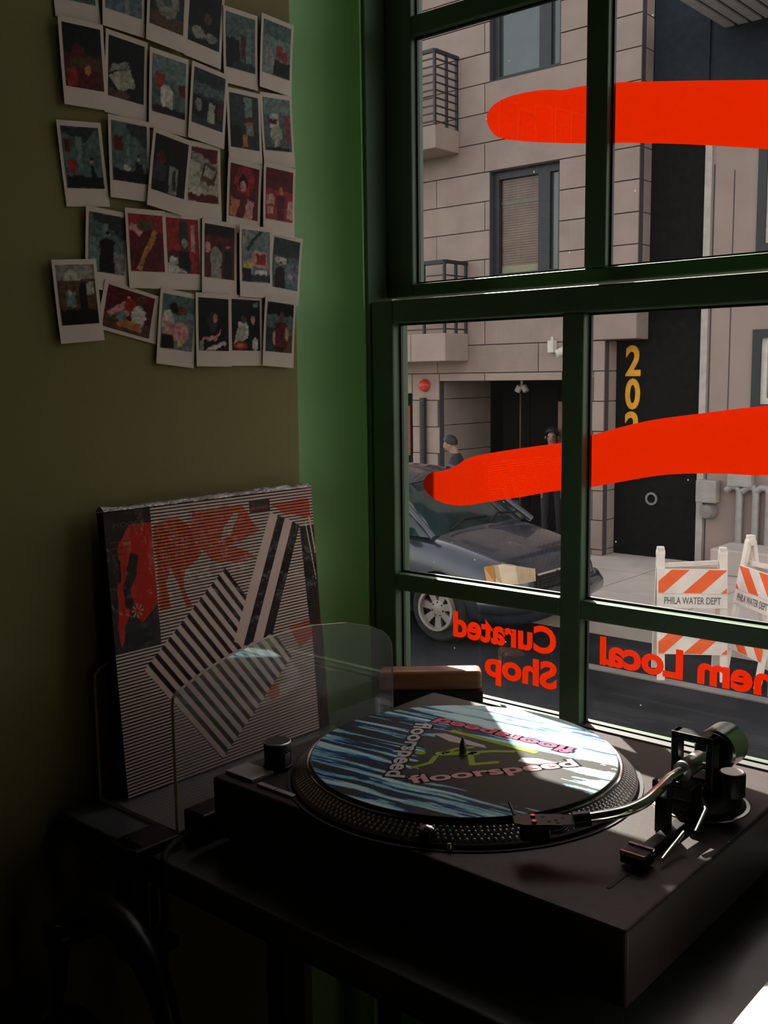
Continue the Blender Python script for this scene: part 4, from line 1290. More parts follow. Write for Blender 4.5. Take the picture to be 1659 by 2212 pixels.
for i, (cy, cz, rot, land, bgc, shapes, lab) in enumerate(PHOTOS):
    a = math.radians(rot)
    ey = Vector((0, math.cos(a), math.sin(a)))
    ez = Vector((0, -math.sin(a), math.cos(a)))
    w, h = (0.0535, 0.0855)
    pw_, ph_ = 0.0455, 0.0615
    off = 0.0065
    x = 0.0012 + 0.0011 * ((i * 7) % 5)
    th = 0.0005
    c0 = Vector((x, cy, cz))
    ob = empty('instant_photo', (x, cy, cz - 0.043), label=lab, cat='photo', group='instant photos on the left wall')
    if land:
        W_, H_ = h, w
        pcx, pcz, PW, PH = -off, 0.0, ph_, pw_
    else:
        W_, H_ = w, h
        pcx, pcz, PW, PH = 0.0, off, pw_, ph_

    def card(m):
        nn = 5
        q = []
        # the card curls off the wall a little at one end
        cu = 0.0015 + 0.002 * ((i * 13) % 7) / 7
        for s_, tx in ((0, 0.0), (1, th)):
            for k_ in range(nn + 1):
                v = k_ / nn
                b_ = cu * v ** 2
                for u in (-0.5, 0.5):
                    q.append(c0 + ey * (u * W_) + ez * ((v - 0.5) * H_) + Vector((tx + b_, 0, 0)))
        f = []
        n1 = (nn + 1) * 2
        for k_ in range(nn):
            a_, b_, c_, d_ = 2 * k_, 2 * k_ + 1, 2 * k_ + 3, 2 * k_ + 2
            f += [(a_, d_, c_, b_), (n1 + a_, n1 + b_, n1 + c_, n1 + d_), (a_, n1 + a_, n1 + d_, d_), (b_, c_, n1 + c_, n1 + b_)]
        f += [(0, 1, n1 + 1, n1), (2 * nn, n1 + 2 * nn, n1 + 2 * nn + 1, 2 * nn + 1)]
        m.add(q, f)
    part('photo_card', M_PHOTOF, ob, card)
    nu, nv = 30, 40
    U, V, rgb = paint_grid(nu, nv, photo_art(i + 3, bgc, shapes))
    cu = 0.0015 + 0.002 * ((i * 13) % 7) / 7
    pu = pcx + (U - 0.5) * PW
    pv = pcz + (V - 0.5) * PH
    vv_ = pv / H_ + 0.5
    kk = np.floor(np.clip(vv_, 0, 0.999) * 5)
    cb = cu * ((kk / 5) ** 2 * (1 - (vv_ * 5 - kk)) + ((kk + 1) / 5) ** 2 * (vv_ * 5 - kk))
    Pp = pu[..., None] * np.array(ey) + pv[..., None] * np.array(ez)
    Pp[..., 0] += cb + th + 0.00025
    Pp[..., 2] += 0.043
    idp = np.arange(U.size).reshape(U.shape)
    Fp = np.stack([idp[:-1, :-1], idp[:-1, 1:], idp[1:, 1:], idp[1:, :-1]], -1).reshape(-1, 4)
    mesh_np('picture', Pp.reshape(-1, 3), Fp, rgb.reshape(-1, 3), M_PHOTO, ob)

# ------------------------------------------------------------------ record sleeve and clear holder
M_ACR = bpy.data.materials.new('clear_acrylic')
M_ACR.use_nodes = True
_n = M_ACR.node_tree
_b = _n.nodes['Principled BSDF']
_b.inputs['Base Color'].default_value = (0.965, 0.975, 0.945, 1)
_b.inputs['Transmission Weight'].default_value = 0.93
_b.inputs['IOR'].default_value = 1.49
_no = _n.nodes.new('ShaderNodeTexNoise')
_no.inputs['Scale'].default_value = 60
_mr = _n.nodes.new('ShaderNodeMapRange')
_mr.inputs[3].default_value = 0.0
_mr.inputs[4].default_value = 0.06
_n.links.new(_no.outputs[0], _mr.inputs[0])
_n.links.new(_mr.outputs[0], _b.inputs['Roughness'])
M_ACRE = pmat('acrylic_edge_glow', (0.95, 0.88, 0.80), 0.2, var=0.04, scale=40, spec=1.0)  # pale colour stands for light glowing out of the cut edges
hold = empty('acrylic_holder', (0.087, -0.34, ZT), label='clear acrylic record holder with curved top edges', cat='holder')
ARC = [(-0.508, 0.885), (-0.507, 0.8942), (-0.500, 0.9000), (-0.4637, 0.9135), (-0.4303, 0.9225), (-0.3839, 0.9300), (-0.345, 0.9320), (-0.3067, 0.9308), (-0.2509, 0.9233),
       (-0.2099, 0.9114), (-0.188, 0.9015), (-0.1765, 0.8920), (-0.1705, 0.8820), (-0.1690, 0.870)]


def acr_panel(x0, x1):
    def fn(m):
        m.prism([(-0.508, ZT + 0.0046)] + ARC + [(-0.169, ZT + 0.0046)], x0, x1, 'yz', mi=0, rim=1)
    return fn


part('back_panel', [M_ACR, M_ACRE], hold, acr_panel(0.0150, 0.0198), fix=True)
part('front_panel', [M_ACR, M_ACRE], hold, acr_panel(0.1508, 0.1556), fix=True)
part('base_panel', [M_ACR, M_ACRE], hold, lambda m: m.prism([(0.0150, -0.508), (0.1556, -0.508), (0.1556, -0.169), (0.0150, -0.169)], ZT + 0.0003, ZT + 0.0045, 'xy', mi=0, rim=1))

# sleeve: leans back, foot at x=0.047, top at x=0.024, printed front
ST = 0.012
s_b, s_t = Vector((0.049, -0.4935, ZT + 0.0055)), Vector((0.0262, -0.4935, ZT + 0.3205))
up = (s_t - s_b)
sw = Vector((0, 0.3155, 0))
nrm = sw.cross(up).normalized()          # faces +x
slv = empty('record_sleeve', (0.04, -0.336, ZT + 0.0055), label='record sleeve with black and white stripes and red artwork, in clear holder', cat='record sleeve')


def sleeve_body(m):
    q = [s_b, s_b + sw, s_b + sw + up, s_b + up]
    m.add([p - nrm * ST for p in q] + [p - nrm * 0.0004 for p in q], [(0, 3, 2, 1), (4, 5, 6, 7), (0, 1, 5, 4), (1, 2, 6, 5), (2, 3, 7, 6), (3, 0, 4, 7)])


part('sleeve_card', pmat('dark_sleeve_card', (0.045, 0.030, 0.028), 0.5, var=0.5, scale=30), slv, sleeve_body)


def cover_art(U, V):
    W_ = np.array((0.86, 0.66, 0.57))
    K_ = np.array((0.010, 0.008, 0.008))
    OR = np.array((1.0, 0.185, 0.085))
    RD = np.array((0.60, 0.030, 0.018))
    ph = (V * 84) % 1.0
    sm = np.clip((np.abs(ph - 0.5) - 0.235) / 0.06, 0, 1)[..., None]
    white = np.ones(U.shape + (1,)) * W_
    A = U + 0.008 * (vnoise(U * 30, V * 30, 5) - 0.5)
    B = V + 0.008 * (vnoise(U * 30 + 9, V * 30, 6) - 0.5)
    o1 = inpoly(A, B, [(0.36, 0.97), (0.382, 0.964), (0.365, 0.90), (0.40, 0.83), (0.45, 0.775), (0.53, 0.755), (0.68, 0.752), (0.60, 0.80), (0.532, 0.819), (0.60, 0.83), (0.70, 0.855), (0.66, 0.91), (0.619, 0.97)])
    o1 &= ~inpoly(A, B, [(0.50, 0.84), (0.52, 0.89), (0.59, 0.945), (0.60, 0.93), (0.55, 0.86)])
    o2 = inpoly(A, B, [(0.196, 0.93), (0.25, 0.95), (0.313, 0.948), (0.355, 0.924), (0.40, 0.83), (0.408, 0.805), (0.325, 0.756), (0.31, 0.70), (0.345, 0.62), (0.318, 0.62), (0.285, 0.72), (0.262, 0.77), (0.235, 0.72), (0.245, 0.63), (0.20, 0.63), (0.20, 0.80)])
    o3 = inpoly(A, B, [(0.769, 0.951), (0.979, 0.958), (0.985, 0.872), (0.90, 0.90), (0.829, 0.913)])
    o4 = inpoly(A, B, [(0.82, 0.45), (0.935, 0.46), (0.935, 0.39), (0.86, 0.36), (0.84, 0.40)])
    o5 = ((A - 0.70) / 0.035) ** 2 + ((B - 0.215) / 0.03) ** 2 < 1
    org = (o1 | o2 | o3 | o4 | o5)[..., None]
    c = np.where(org, OR, white) * (1 - sm) + K_ * sm
    # left column: dark panel with a red figure
    colm = (U < 0.194) & (V > 0.508)
    cc = np.ones(U.shape + (1,)) * np.array((0.035, 0.026, 0.022))
    fig = inpoly(A, B, [(0.05, 0.89), (0.10, 0.95), (0.20, 0.945), (0.20, 0.66), (0.16, 0.63), (0.12, 0.60), (0.08, 0.66), (0.05, 0.60), (0.035, 0.53), (0.02, 0.56), (0.03, 0.72)])
    fig &= ~inpoly(A, B, [(0.075, 0.80), (0.10, 0.855), (0.128, 0.84), (0.115, 0.775), (0.085, 0.72), (0.10, 0.65), (0.06, 0.66), (0.055, 0.73)])
    fig &= ~inpoly(A, B, [(0.04, 0.83), (0.052, 0.83), (0.05, 0.76), (0.037, 0.75)])
    cc[fig] = RD
    dd = np.hypot((U - 0.105) / 1.0, V - 0.645)
    ang = np.arctan2(V - 0.645, U - 0.105)
    star = (dd < 0.026) & (dd > 0.008) & (np.cos(ang * 8) > 0.3)
    cc[star] = (0.55, 0.36, 0.2)
    for k_ in range(3):
        ln = (V > 0.892 - k_ * 0.022) & (V < 0.897 - k_ * 0.022) & (U > 0.02) & (U < 0.10 - 0.01 * k_)
        cc[ln] = (0.10, 0.06, 0.05)
    c = np.where(colm[..., None], cc, c)
    # small dark tile near the top
    t_ = (U > 0.656) & (U < 0.765) & (V > 0.928) & (V < 0.979)
    c[t_] = (0.03, 0.02, 0.018)
    c[t_ & (V < 0.951) & (V > 0.939)] = (0.25, 0.02, 0.02)
    # black margin on the right
    c[(U > 0.9375) & (V < 0.846)] = K_
    blot = (U > 0.9375) & (V < 0.45) & (vnoise(U * 60, V * 18, 9) > 0.66)
    c[blot] = (0.10, 0.008, 0.008)
    # big diagonal striped block
    blk = [(0.513, 0.738), (0.814, 0.331), (0.419, 0.022), (0.112, 0.433)]
    kb = inpoly(U, V, blk)
    e = np.array((0.513 - 0.112, 0.738 - 0.433))
    L = np.hypot(*e)
    s_ = ((U - 0.112) * e[0] + (V - 0.433) * e[1]) / L / L
    p2 = (s_ * 13.0) % 1.0
    bw_ = np.clip((np.abs(p2 - 0.27) - 0.25) / 0.03, 0, 1)[..., None]
    c = np.where(kb[..., None], W_ * (1 - bw_) + K_ * bw_, c)
    # two leaning pillars
    cols_ = [W_ * 1.02, K_, W_ * 1.02, K_]
    top = [(0.764, 0.924), (0.802, 0.904), (0.841, 0.893), (0.880, 0.873), (0.918, 0.850)]
    bot = [(0.527, 0.450), (0.572, 0.424), (0.622, 0.428), (0.676, 0.434), (0.729, 0.444)]
    for k_ in range(4):
        c[inpoly(U, V, [bot[k_], bot[k_ + 1], top[k_ + 1], top[k_]])] = cols_[k_]
    c[inpoly(U, V, [(0.918, 0.850), (0.9375, 0.846), (0.9375, 0.42), (0.932, 0.50)])] = K_
    # thin white bands on the margin
    c[inpoly(U, V, [(0.950, 0.86), (0.956, 0.86), (0.993, 0.62), (0.990, 0.62)])] = W_
    c[inpoly(U, V, [(0.972, 0.88), (0.980, 0.885), (1.0, 0.74), (0.996, 0.72)])] = W_
    return c


NU, NV = 380, 588
U, V, rgb = paint_grid(NU, NV, cover_art)
painted_sheet('printed_cover', s_b, sw, up, NU, NV, rgb, paint_mat('sleeve_print', rough=0.5, spec=0.1), slv)
mm_ = MB()
text_on(mm_, 'MOORIS', s_b + up * 0.943 + sw * 0.035 + nrm * 0.0003, sw, up, 0.042, 0.0052, offset=0.0)
mm_.build('cover_title', pmat('dull_grey_ink', (0.10, 0.075, 0.06), 0.6), slv, fix=False)
# crinkled shrink wrap round the sleeve, bunched along the top edge
M_WRAP = clear_mat('shrink_wrap', (0.97, 0.97, 0.97), haze=0.001, gloss=0.4, bump=0.5, rough=0.05)


def wrap(m):
    q = [s_b, s_b + sw, s_b + sw + up, s_b + up]
    m.add([p - nrm * (ST + 0.0008) for p in q] + [p + nrm * 0.0011 for p in q], [(0, 3, 2, 1), (4, 5, 6, 7), (0, 1, 5, 4), (1, 2, 6, 5), (2, 3, 7, 6), (3, 0, 4, 7)])


part('shrink_wrap', M_WRAP, slv, wrap)


def crinkle(m):
    n = 120
    vn_ = vnoise(*np.meshgrid(np.arange(n + 1) * 0.22, np.arange(6) * 0.7, indexing='ij'), 31)
    vv_, ff_ = [], []
    for k_ in range(n + 1):
        u = k_ / n
        for j in range(6):
            t = j / 5
            hgt = 0.0006 + 0.0045 * math.sin(math.pi * t) * (0.6 + 0.8 * vn_[k_, j]) + random.uniform(0, 0.0007)
            p = s_b + up + sw * min(1, max(0, u + random.uniform(-0.004, 0.004))) - nrm * (ST * (t * 1.25 - 0.12)) + Vector((0, 0, hgt))
            vv_.append(p)
    for k_ in range(n):
        for j in range(5):
            a_ = k_ * 6 + j
            ff_.append((a_, a_ + 6, a_ + 7, a_ + 1))
    m.add(vv_, ff_)


part('wrap_seam', pmat('crinkled_film', (0.30, 0.10, 0.085), 0.15, var=0.5, scale=45, spec=1.0, c2=(0.92, 0.88, 0.84), stretch=(1, 0.5, 1), bump=0.6, bscale=150), slv, crinkle, fix=False, smooth=True)  # white flecks in the colour stand for glints on the film

# ------------------------------------------------------------------ small things on the table
bru = empty('record_brush', (0.136, -0.070, ZT), math.radians(41), 'wooden record brush with a black base, standing behind the record', 'brush')
part('handle', M_WOOD, bru, lambda m: m.box((-0.069, -0.014, 0.046), (0.069, 0.018, 0.073)), local=True, bevel=0.006, seg=3)
part('pad', M_RUBBER, bru, lambda m: m.box((-0.070, -0.016, 0.0), (0.070, 0.020, 0.046)), local=True, bevel=0.002)
blkb = empty('power_adapter', (0.177, -0.475, ZT), label='small black block between the acrylic holder and the turntable', cat='adapter')
part('adapter_body', M_BLACK, blkb, lambda m: m.box((0.161, -0.506, ZT), (0.193, -0.44, ZT + 0.030)), bevel=0.003)
part('cable_boot', M_RUBBER, blkb, lambda m: m.cyl((0.178, -0.506, ZT + 0.012), (0.180, -0.522, ZT + 0.010), 0.006, 0.004, n=14))
o = part('power_cable', M_RUBBER, None, lambda m: m.tube(catmull([(0.180, -0.523, ZT + 0.010), (0.184, -0.538, ZT + 0.009), (0.192, -0.553, ZT + 0.007), (0.199, -0.5600, ZT - 0.004), (0.2005, -0.562, 0.70), (0.196, -0.562, 0.62), (0.197, -0.563, 0.50), (0.203, -0.562, 0.30), (0.200, -0.561, 0.06), (0.21, -0.59, 0.006)], 6), 0.0036, 10), smooth=True)
tag(o, 'black cable dropping over the front edge of the table', 'cable')
cl = empty('clamp_hook', (0.148, -0.555, ZT), label='black clamp gripping the front table edge, holding the headphones', cat='clamp')
part('upper_jaw', M_BLACK, cl, lambda m: m.box((0.128, -0.572, ZT + 0.001), (0.172, -0.516, ZT + 0.010)), bevel=0.003)
part('clamp_body', M_BLACK, cl, lambda m: [m.box((0.132, -0.574, 0.640), (0.168, -0.5555, ZT + 0.010)), m.box((0.132, -0.574, 0.640), (0.168, -0.520, 0.652))], bevel=0.003)
part('clamp_screw', M_BLACK, cl, lambda m: [m.cyl((0.150, -0.538, 0.615), (0.150, -0.538, 0.7045), 0.004, n=12), m.cyl((0.150, -0.538, 0.600), (0.150, -0.538, 0.618), 0.012, n=16)])
part('hook', M_BLACK, cl, lambda m: [m.box((0.138, -0.650, 0.690), (0.162, -0.574, 0.700)), m.box((0.138, -0.656, 0.690), (0.162, -0.648, 0.716))], bevel=0.003)
hp = empty('headphones', (0.18, -0.615, 0.56), label='black padded headphones hanging below the table edge', cat='headphones')
arc_pts = [(0.180 + 0.092 * math.cos(t), -0.612, 0.620 + 0.098 * math.sin(t)) for t in [math.radians(-8 + 196 * i / 24) for i in range(25)]]
part('headband', M_BLACK, hp, lambda m: m.tube(arc_pts, [0.008 + 0.0075 * math.sin(math.pi * i / 24) for i in range(25)], 14), smooth=True)
for s_ in (-1, 1):
    cx = 0.180 + s_ * 0.088
    part('yoke', M_BLACK, hp, lambda m: m.tube([(0.180 + s_ * 0.091, -0.612, 0.612), (0.180 + s_ * 0.098, -0.612, 0.588), (0.180 + s_ * 0.093, -0.612, 0.560)], 0.006, 10), smooth=True)
    e_ = part('ear_cup', M_BLACK, hp, lambda m: m.lathe([(0, -0.016), (0.030, -0.016), (0.038, -0.008), (0.038, 0.004), (0.034, 0.010), (0, 0.010)], (cx, -0.612, 0.545), 32, axis='x'), smooth=True)
    part('ear_pad', M_RUBBER, e_, lambda m: m.lathe([(0.018, 0.0), (0.024, -0.010), (0.034, -0.008), (0.037, 0.0), (0.034, 0.008), (0.024, 0.010), (0.018, 0.0)], (cx - s_ * 0.016, -0.612, 0.545), 32, axis='x'), smooth=True)
o = part('white_case', pmat('white_plastic', (0.72, 0.71, 0.68), 0.5), None, lambda m: m.box((0.728, -0.72, ZT), (1.02, -0.415, ZT + 0.037)), bevel=0.004)
tag(o, 'flat white case in the sun to the right of the turntable', 'case')

# ------------------------------------------------------------------ parked car (front towards +x, near side y=6.42)
M_CAR = pmat('dark_blue_grey_car_paint', (0.045, 0.052, 0.068), 0.22, metal=0.35, var=0.15, scale=3, coat=0.6)
M_CARGLASS = pmat('tinted_car_glass', (0.020, 0.034, 0.034), 0.06, var=0.3, scale=4, spec=0.8)
M_TYRE = pmat('tyre_rubber', (0.010, 0.010, 0.010), 0.85)
M_ALLOY = pmat('worn_alloy', (0.34, 0.30, 0.27), 0.45, metal=0.5, var=0.15, scale=8)
M_LENS = pmat('yellowed_headlight', (0.62, 0.45, 0.26), 0.15, var=0.25, scale=5, coat=0.5)
M_AMBER = pmat('amber_indicator', (0.62, 0.25, 0.05), 0.2, var=0.15, coat=0.5)
CX0, CYM = -3.90, 7.32                     # nose, centre line
car = empty('car', (-6.2, CYM, ZR), label='dark blue grey car parked at the far kerb', cat='car')


def body_section(x, w, zs, zt, zc, low):
    """half section: sill, side, shoulder, upper edge, centre"""
    return [(x, 0, low), (x, w * 0.86, low), (x, w * 0.97, low + 0.10), (x, w, low + 0.30), (x, w * 0.985, zs), (x, w * 0.90, zt), (x, w * 0.62, zc - 0.012), (x, w * 0.30, zc), (x, 0, zc + 0.004)]


# x, half width, shoulder z, edge z, centre z, underside z  (heights above the road)
SEC = [(-3.905, 0.50, 0.46, 0.56, 0.60, 0.30), (-3.93, 0.66, 0.50, 0.62, 0.68, 0.22), (-4.02, 0.79, 0.56, 0.71, 0.775, 0.19), (-4.16, 0.850, 0.62, 0.785, 0.845, 0.18), (-4.40, 0.880, 0.68, 0.855, 0.905, 0.18),
       (-4.75, 0.895, 0.74, 0.925, 0.965, 0.18), (-5.02, 0.900, 0.80, 0.975, 1.01, 0.18), (-5.30, 0.905, 0.85, 1.01, 1.02, 0.18), (-6.2, 0.910, 0.88, 1.02, 1.03, 0.18), (-7.4, 0.905, 0.90, 1.03, 1.04, 0.18),
       (-8.2, 0.88, 0.90, 1.03, 1.04, 0.20), (-8.55, 0.82, 0.88, 1.00, 1.02, 0.26), (-8.66, 0.70, 0.80, 0.90, 0.95, 0.32)]


def loft(m, rows):
    n = len(rows[0])
    vv_, ff_ = [], []
    for r_ in rows:
        vv_ += [(p[0], CYM - p[1], ZR + p[2]) for p in r_] + [(p[0], CYM + p[1], ZR + p[2]) for p in r_[-2:0:-1]]
    L = 2 * n - 2
    for i in range(len(rows) - 1):
        for k_ in range(L):
            j = (k_ + 1) % L
            ff_.append((i * L + k_, i * L + j, (i + 1) * L + j, (i + 1) * L + k_))
    ff_.append(tuple(range(L)))
    ff_.append(tuple(reversed(range((len(rows) - 1) * L, len(rows) * L))))
    m.add(vv_, ff_)


mb_ = MB()
loft(mb_, [body_section(*s_) for s_ in SEC])
body = mb_.build('body', M_CAR, car)
cut = MB()
for wx in (-4.92, -7.62):
    cut.cyl((wx, CYM - 1.2, ZR + 0.32), (wx, CYM - 0.66, ZR + 0.32), 0.365, n=40)
    cut.cyl((wx, CYM + 0.66, ZR + 0.32), (wx, CYM + 1.2, ZR + 0.32), 0.365, n=40)
cutter = cut.build('cutter', M_CAR, car)
sb_ = body.modifiers.new('sub', 'SUBSURF')
sb_.levels = sb_.render_levels = 2
bo = body.modifiers.new('arch', 'BOOLEAN')
bo.operation = 'DIFFERENCE'
bo.object = cutter
bo.solver = 'EXACT'
applied(body)
bpy.data.objects.remove(cutter)
body.data.shade_smooth()
body.data.set_sharp_from_angle(angle=math.radians(38))
part('wheel_arch', M_TYRE, car, lambda m: [m.cyl((wx, CYM + sy * 0.655, ZR + 0.32), (wx, CYM + sy * 0.80, ZR + 0.32), 0.362, n=40, caps=True) for wx in (-4.92, -7.62) for sy in (-1, 1)])
# cabin: pillars and roof as a loft, glass set into it
ROOF = [(-5.06, 0.80, 0.99), (-5.40, 0.745, 1.28), (-5.62, 0.70, 1.44), (-5.95, 0.665, 1.545), (-6.6, 0.655, 1.575), (-7.5, 0.65, 1.56), (-8.05, 0.66, 1.47), (-8.42, 0.74, 1.08)]


def cabin_rows(grow=0.0):
    rows = []
    for x, w, z in ROOF:
        b_ = 0.985
        rows.append([(x, 0, b_), (x, 0.845 + grow, b_), (x, 0.845 * 0.25 + w * 0.75 + grow, b_ + (z - b_) * 0.72), (x, w * 0.93 + grow, b_ + (z - b_) * 0.93), (x, w * 0.6, z + grow), (x, 0, z + 0.012 + grow)])
    return rows


mb_ = MB()
loft(mb_, cabin_rows())
cab = mb_.build('cabin', M_CARGLASS, car, smooth=True)


def roof_skin(m):
    rows = [r_ for r_ in cabin_rows(0.006)][2:-1]
    m2 = []
    for r_ in rows:
        m2.append([(r_[2][0], r_[2][1] * 0.985, r_[2][2] + 0.03), r_[3], r_[4], r_[5]])
    vv_, ff_ = [], []
    for r_ in m2:
        vv_ += [(p[0], CYM - p[1], ZR + p[2]) for p in r_] + [(p[0], CYM + p[1], ZR + p[2]) for p in r_[-2::-1]]
    L = 7
    for i in range(len(m2) - 1):
        for k_ in range(L - 1):
            ff_.append((i * L + k_, i * L + k_ + 1, (i + 1) * L + k_ + 1, (i + 1) * L + k_))
    m.add(vv_, ff_)


part('roof', M_CAR, car, roof_skin, smooth=True)
for sy in (-1, 1):
    part('windscreen_pillar', M_CAR, car, lambda m: m.tube([(-5.00, CYM + sy * 0.845, ZR + 0.985), (-5.40, CYM + sy * 0.765, ZR + 1.26), (-5.70, CYM + sy * 0.70, ZR + 1.43), (-5.98, CYM + sy * 0.655, ZR + 1.53)], [0.035, 0.034, 0.034, 0.03], 10), smooth=True)
    part('door_pillar', M_CAR, car, lambda m: m.tube([(-6.35, CYM + sy * 0.852, ZR + 1.0), (-6.40, CYM + sy * 0.71, ZR + 1.50)], 0.035, 8))
    part('wing_mirror', M_CAR, car, lambda m: m.box((-5.42, CYM + sy * 0.98 - 0.10, ZR + 1.02), (-5.30, CYM + sy * 0.98 + 0.10, ZR + 1.15)), bevel=0.035, seg=3)
    # headlamp wraps from the wing to the grille
    hl = part('headlamp', M_LENS, car, lambda m: m.add([(p_[0] - (0.10 if sy > 0 else 0), p_[1], p_[2] + (0.0 if sy > 0 else 0.045)) for p_ in [(-4.27, CYM + sy * 0.868, ZR + 0.735), (-4.10, CYM + sy * 0.846, ZR + 0.765), (-3.985, CYM + sy * 0.70, ZR + 0.745), (-3.93, CYM + sy * 0.44, ZR + 0.685),
                                                        (-4.22, CYM + sy * 0.880, ZR + 0.60), (-4.05, CYM + sy * 0.835, ZR + 0.585), (-3.945, CYM + sy * 0.70, ZR + 0.575), (-3.905, CYM + sy * 0.46, ZR + 0.575),
                                                        (-4.27, CYM + sy * 0.80, ZR + 0.735), (-4.10, CYM + sy * 0.78, ZR + 0.765), (-4.06, CYM + sy * 0.66, ZR + 0.745), (-4.03, CYM + sy * 0.44, ZR + 0.685),
                                                        (-4.22, CYM + sy * 0.80, ZR + 0.60), (-4.10, CYM + sy * 0.78, ZR + 0.585), (-4.06, CYM + sy * 0.66, ZR + 0.575), (-4.03, CYM + sy * 0.46, ZR + 0.575)]],
                                                       [(0, 1, 5, 4), (1, 2, 6, 5), (2, 3, 7, 6), (0, 8, 9, 1), (1, 9, 10, 2), (2, 10, 11, 3), (4, 5, 13, 12), (5, 6, 14, 13), (6, 7, 15, 14), (3, 11, 15, 7), (0, 4, 12, 8)]))
    part('indicator', M_AMBER, hl, lambda m: m.add([(-4.272, CYM + sy * 0.874, ZR + 0.778), (-4.16, CYM + sy * 0.860, ZR + 0.797), (-4.12, CYM + sy * 0.862, ZR + 0.637), (-4.222, CYM + sy * 0.886, ZR + 0.647)], [(0, 1, 2, 3)]))
part('grille', M_TYRE, car, lambda m: m.add([(-3.915, CYM - 0.43, ZR + 0.67), (-3.915, CYM + 0.43, ZR + 0.67), (-3.875, CYM + 0.46, ZR + 0.545), (-3.875, CYM - 0.46, ZR + 0.545), (-4.05, CYM - 0.43, ZR + 0.67), (-4.05, CYM + 0.43, ZR + 0.67), (-4.05, CYM + 0.46, ZR + 0.545), (-4.05, CYM - 0.46, ZR + 0.545)],
                                            [(0, 1, 2, 3), (0, 4, 5, 1), (1, 5, 6, 2), (2, 6, 7, 3), (3, 7, 4, 0)]))
for i in range(3):
    part('grille_bar', M_BLACK, car, lambda m: m.bar((-3.873 - 0.008 * i, CYM - 0.42, ZR + 0.575 + i * 0.03), (-3.873 - 0.008 * i, CYM + 0.42, ZR + 0.575 + i * 0.03), 0.012))
part('grille_trim', M_CHROME, car, lambda m: m.bar((-3.905, CYM - 0.43, ZR + 0.675), (-3.905, CYM + 0.43, ZR + 0.675), 0.02))
em = part('emblem', M_CHROME, car, lambda m: [m.bar((-3.862, CYM - 0.055, ZR + 0.665), (-3.856, CYM - 0.040, ZR + 0.565), 0.018), m.bar((-3.862, CYM + 0.055, ZR + 0.665), (-3.856, CYM + 0.040, ZR + 0.565), 0.018), m.bar((-3.859, CYM - 0.045, ZR + 0.610), (-3.859, CYM + 0.045, ZR + 0.610), 0.016)])
part('bumper', M_CAR, car, lambda m: m.tube([(-4.30, CYM - 0.885, ZR + 0.44), (-4.08, CYM - 0.84, ZR + 0.44), (-3.90, CYM - 0.64, ZR + 0.44), (-3.83, CYM - 0.3, ZR + 0.44), (-3.815, CYM, ZR + 0.44), (-3.83, CYM + 0.3, ZR + 0.44), (-3.90, CYM + 0.64, ZR + 0.44), (-4.08, CYM + 0.84, ZR + 0.44), (-4.30, CYM + 0.885, ZR + 0.44)], 0.10, 14), smooth=True)
part('wiper', M_BLACK, car, lambda m: [m.tube([(-5.02, CYM - 0.55, ZR + 1.025), (-5.13, CYM - 0.2, ZR + 1.09), (-5.10, CYM + 0.15, ZR + 1.085)], 0.012, 6), m.tube([(-5.02, CYM + 0.1, ZR + 1.03), (-5.13, CYM + 0.4, ZR + 1.09), (-5.10, CYM + 0.70, ZR + 1.07)], 0.012, 6)])


def wheel(wx, sy):
    y0 = CYM + sy * 0.86
    tyre = part('tyre', M_TYRE, car, lambda m: m.lathe([(0.20, -0.09 * 1), (0.29, -0.10), (0.315, -0.08), (0.32, 0.0), (0.315, 0.08), (0.29, 0.10), (0.20, 0.09)], (wx, y0 - sy * 0.06, ZR + 0.32), 40, axis='y'), smooth=True)
    yo = y0 + sy * 0.035
    rim = part('wheel_rim', M_ALLOY, tyre, lambda m: [m.lathe([(0.178, -0.05), (0.205, -0.05), (0.207, 0.008 * 1), (0.196, 0.010), (0.180, 0.0), (0.178, -0.05)], (wx, yo if sy > 0 else yo, ZR + 0.32), 40, axis='y')], smooth=True)
    part('wheel_disc', M_TYRE, tyre, lambda m: m.cyl((wx, yo - sy * 0.055, ZR + 0.32), (wx, yo - sy * 0.045, ZR + 0.32), 0.19, n=32))
    for k_ in range(7):
        a_ = 2 * math.pi * k_ / 7 + 0.25
        c_, s2 = math.cos(a_), math.sin(a_)
        part('spoke', M_ALLOY, tyre, lambda m: m.add([(wx + r_ * c_ - w_ * s2, yo + sy * d_, ZR + 0.32 + r_ * s2 + w_ * c_) for d_ in (-0.03, 0.004) for r_, w_ in ((0.04, -0.026), (0.185, -0.040), (0.185, 0.040), (0.04, 0.026))],
                                                     [(0, 1, 2, 3), (4, 5, 6, 7), (0, 1, 5, 4), (1, 2, 6, 5), (2, 3, 7, 6), (3, 0, 4, 7)]))
        part('lug_hole', M_TYRE, tyre, lambda m: m.cyl((wx + 0.062 * math.cos(a_ + 0.45), yo + sy * 0.005, ZR + 0.32 + 0.062 * math.sin(a_ + 0.45)), (wx + 0.062 * math.cos(a_ + 0.45), yo + sy * 0.008, ZR + 0.32 + 0.062 * math.sin(a_ + 0.45)), 0.012, n=10))
    part('hub_cap', M_ALLOY, tyre, lambda m: m.lathe([(0, 0.014 * sy), (0.03, 0.012 * sy), (0.085, 0.0045 * sy), (0.09, -0.02 * sy)], (wx, yo, ZR + 0.32), 28, axis='y'), smooth=True)


# the nose is short: draw everything ahead of the front axle in
for ch in car.children_recursive:
    if ch.type == 'MESH':
        for v_ in ch.data.vertices:
            xw = v_.co.x - 6.2
            if xw > -4.92:
                v_.co.x = -4.92 + (xw + 4.92) * 0.80 + 6.2

for wx in (-4.92, -7.62):
    for sy in (-1, 1):
        wheel(wx, sy)

